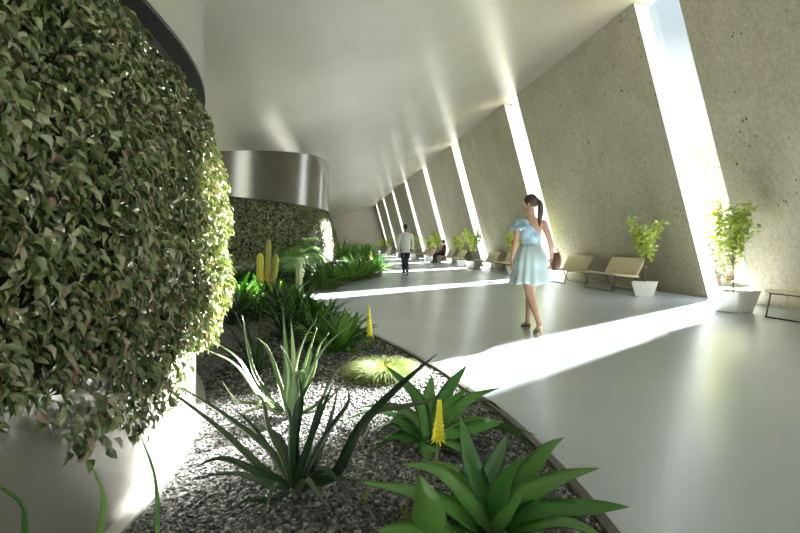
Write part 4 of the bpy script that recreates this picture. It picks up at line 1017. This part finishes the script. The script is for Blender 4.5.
# bag in her right hand, its strap through the fingers
bag_l = np.array([.318, -.03, 0]); c30, s30 = math.cos(math.radians(3)), math.sin(math.radians(3))
eBag = empty('handbag', (wp[0]+bag_l[0]*c30-bag_l[1]*s30, wp[1]+bag_l[0]*s30+bag_l[1]*c30, .76), 'brown leather shoulder bag hanging at the right hip of the walking woman', 'bag', rz=math.radians(3))
P = []
for z, k, kk in ((0, .35, .3), (.006, .62, .6), (.03, .85, .95), (.075, .98, 1.12), (.13, 1.0, 1.05), (.18, .9, .8), (.215, .76, .5), (.235, .66, .3)):
    a_ = np.linspace(0, 2*PI, 28, endpoint=False); P.append(np.stack([.046*kk*np.cos(a_), .100*k*np.sign(np.sin(a_))*np.abs(np.sin(a_))**.7, np.full(28, z)-.03*np.abs(np.sin(a_))*(z > .17)*0], 1))
mb = MB(); mb.grid(np.array(P), True, True, True); mb.build('bag_body', M['brownleather'], eBag)
mb = MB(); mb.tube(catmull([(0, -.08, .225), (-.02, -.06, .30), (-.055, .0, .345), (-.02, .06, .30), (0, .08, .225)], 20), .007, 7); mb.build('strap', M['brownleather'], eBag)
mb = MB(); mb.grid(np.array([[(.041*x, y, z) for y in np.linspace(-.062, .062, 9)] for x, z in ((.35, .236), (.75, .205), (1.12, .15), (1.2, .10))])); o = mb.build('flap', M['brownleather'], eBag); o.modifiers.new('t', 'SOLIDIFY').thickness = .005

# ---- the man walking away ---------------------------------------------------
mp = gp(405.3, 275.6)
eM = empty('person', (mp[0], mp[1], 0), 'man in white jacket and dark jeans walking away down the middle of the floor', 'person', rz=math.radians(4))
b_ = MB()
loft(b_, [(0, 0, .84, .11, .09), (0, 0, .92, .16, .115), (0, 0, 1.02, .15, .11), (0, 0, 1.15, .155, .11), (0, 0, 1.3, .175, .115), (0, 0, 1.42, .18, .1), (0, 0, 1.47, .13, .075), (0, 0, 1.5, .06, .055)])
limb(b_, [(0, 0, 1.46), (0, .005, 1.54), (0, .01, 1.6)], [.06, .054, .055]); wm, Rm = head(b_, (0, .015, 1.675), 0, 1.04)
MLA, MRA = [(-.195, 0, 1.42), (-.265, -.03, 1.14), (-.255, .06, .90)], [(.195, 0, 1.42), (.26, -.05, 1.14), (.25, .0, .89)]
for L_, t_ in ((MLA, (1, 0, 0)), (MRA, (-1, 0, 0))):
    limb(b_, L_, [.056, .05, .042, .042, .034, .027]); hand(b_, L_[-1], (0, .1, -1), (0, 1, 0), t_, 1.0, .6)
MLL = [(-.09, 0, .92), (-.08, .03, .7), (-.06, .06, .49), (-.055, .03, .28), (-.05, .0, .09)]; MRL = [(.09, 0, .92), (.08, .0, .7), (.05, -.01, .49), (.035, -.1, .3), (.03, -.19, .115)]
for L_ in (MLL, MRL): limb(b_, L_, [.095, .085, .065, .055, .056, .048, .038, .036])
limb(b_, [(-.05, -.02, .07), (-.052, .06, .05), (-.055, .17, .035)], [.036, .036, .028]); limb(b_, [(.03, -.2, .1), (.03, -.15, .06), (.03, -.06, .03)], [.036, .034, .026])
remesh(b_, 'body', M['skin_dark'], eM, .009, 3); face(wm, Rm, eM, 1.04)
hb = MB(); haircap(hb, wm, Rm, 1.04, -.05, .010); o = hb.build('hair', M['hair'], eM); o.modifiers.new('t', 'SOLIDIFY').thickness = .006
b_ = MB(); loft(b_, [(0, 0, .80, .185, .135), (0, 0, .92, .185, .135), (0, 0, 1.05, .175, .128), (0, 0, 1.2, .182, .128), (0, 0, 1.33, .198, .13), (0, 0, 1.43, .2, .115), (0, 0, 1.485, .14, .085), (0, 0, 1.52, .068, .065)])
for L_ in (MLA, MRA): limb(b_, [L_[0], L_[1], tuple(np.array(L_[1])*.12+np.array(L_[2])*.88)], [.072, .064, .056, .054, .048, .044])
remesh(b_, 'jacket', M['whitecloth'], eM, .009, 4)
b_ = MB(); loft(b_, [(0, 0, .82, .12, .1), (0, 0, .9, .175, .13), (0, 0, 1.0, .165, .125)])
for L_ in (MLL, MRL): limb(b_, L_, [.106, .096, .078, .068, .068, .062, .054, .052])
remesh(b_, 'trousers', M['jeans'], eM, .009, 3)
mb = MB(); shoe_mesh(mb, (-.05, -.06, .0), (-.058, .215, .0), .085, .05); mb.build('shoe', M['shoe'], eM); mb = MB(); shoe_mesh(mb, (.03, -.245, .06), (.03, -.03, -.0), .085, .05); mb.build('shoe', M['shoe'], eM)

# ---- the seated person far down the corridor --------------------------------
seat_y = 13.85+SP*2+2.75-.35 if False else 16.6+SP*2+.42
eS = empty('person', (6.86, seat_y, 0), 'distant seated person in a dark red top, facing into the hall', 'person', rz=PI/2)
b_ = MB()
loft(b_, [(0, -.02, .44, .14, .12), (0, -.03, .52, .165, .125), (0, -.05, .62, .145, .105), (0, -.06, .74, .155, .11), (0, -.065, .88, .175, .11), (0, -.07, .98, .175, .095), (0, -.07, 1.03, .12, .07), (0, -.07, 1.06, .056, .052)])
limb(b_, [(0, -.07, 1.02), (0, -.055, 1.10), (0, -.045, 1.16)], [.056, .05, .052]); wsd, Rs = head(b_, (0, -.03, 1.225), .2, 1.0, -.1)
SA = [[(-.19, -.07, .98), (-.235, .02, .73), (-.13, .24, .60)], [(.19, -.07, .98), (.235, .02, .73), (.13, .24, .60)]]
for L_, t_ in zip(SA, ((.2, 0, -1), (-.2, 0, -1))): limb(b_, L_, [.052, .046, .04, .04, .032, .026]); hand(b_, L_[-1], (.25 if L_[0][0] < 0 else -.25, 1, -.15), (1 if L_[0][0] < 0 else -1, .2, 0), (0, 0, -1), .95, .5)
SL = [[(-.09, .0, .47), (-.11, .26, .49), (-.115, .46, .47), (-.11, .47, .26), (-.105, .44, .08)], [(.09, .0, .47), (.11, .26, .49), (.115, .46, .47), (.11, .54, .27), (.105, .56, .08)]]
for L_ in SL: limb(b_, L_, [.09, .08, .066, .056, .052, .046, .036, .034]); a = L_[-1]; limb(b_, [a, (a[0], a[1]+.08, .05), (a[0], a[1]+.17, .035)], [.036, .034, .026])
remesh(b_, 'body', M['skin_dark'], eS, .010, 3); face(wsd, Rs, eS)
hb = MB(); haircap(hb, wsd, Rs, 1.0, -.06, .012); o = hb.build('hair', M['hair'], eS); o.modifiers.new('t', 'SOLIDIFY').thickness = .006
b_ = MB(); loft(b_, [(0, -.03, .46, .165, .13), (0, -.04, .55, .178, .138), (0, -.055, .66, .162, .122), (0, -.065, .8, .178, .126), (0, -.07, .92, .193, .12), (0, -.07, 1.0, .18, .1), (0, -.07, 1.06, .07, .065)])
for L_ in SA: limb(b_, [L_[0], L_[1], tuple(np.array(L_[1])*.15+np.array(L_[2])*.85)], [.066, .06, .052, .05, .044, .04])
remesh(b_, 'top', M['redcloth'], eS, .010, 4)
b_ = MB()
for L_ in SL: limb(b_, L_, [.102, .092, .078, .068, .064, .058, .05, .048])
remesh(b_, 'trousers', M['blackcloth'], eS, .010, 3)
for L_ in SL:
    a = L_[-1]; mb = MB(); shoe_mesh(mb, (a[0], a[1]-.06, 0), (a[0], a[1]+.21, 0), .08, .048); mb.build('shoe', M['brownleather'], eS)
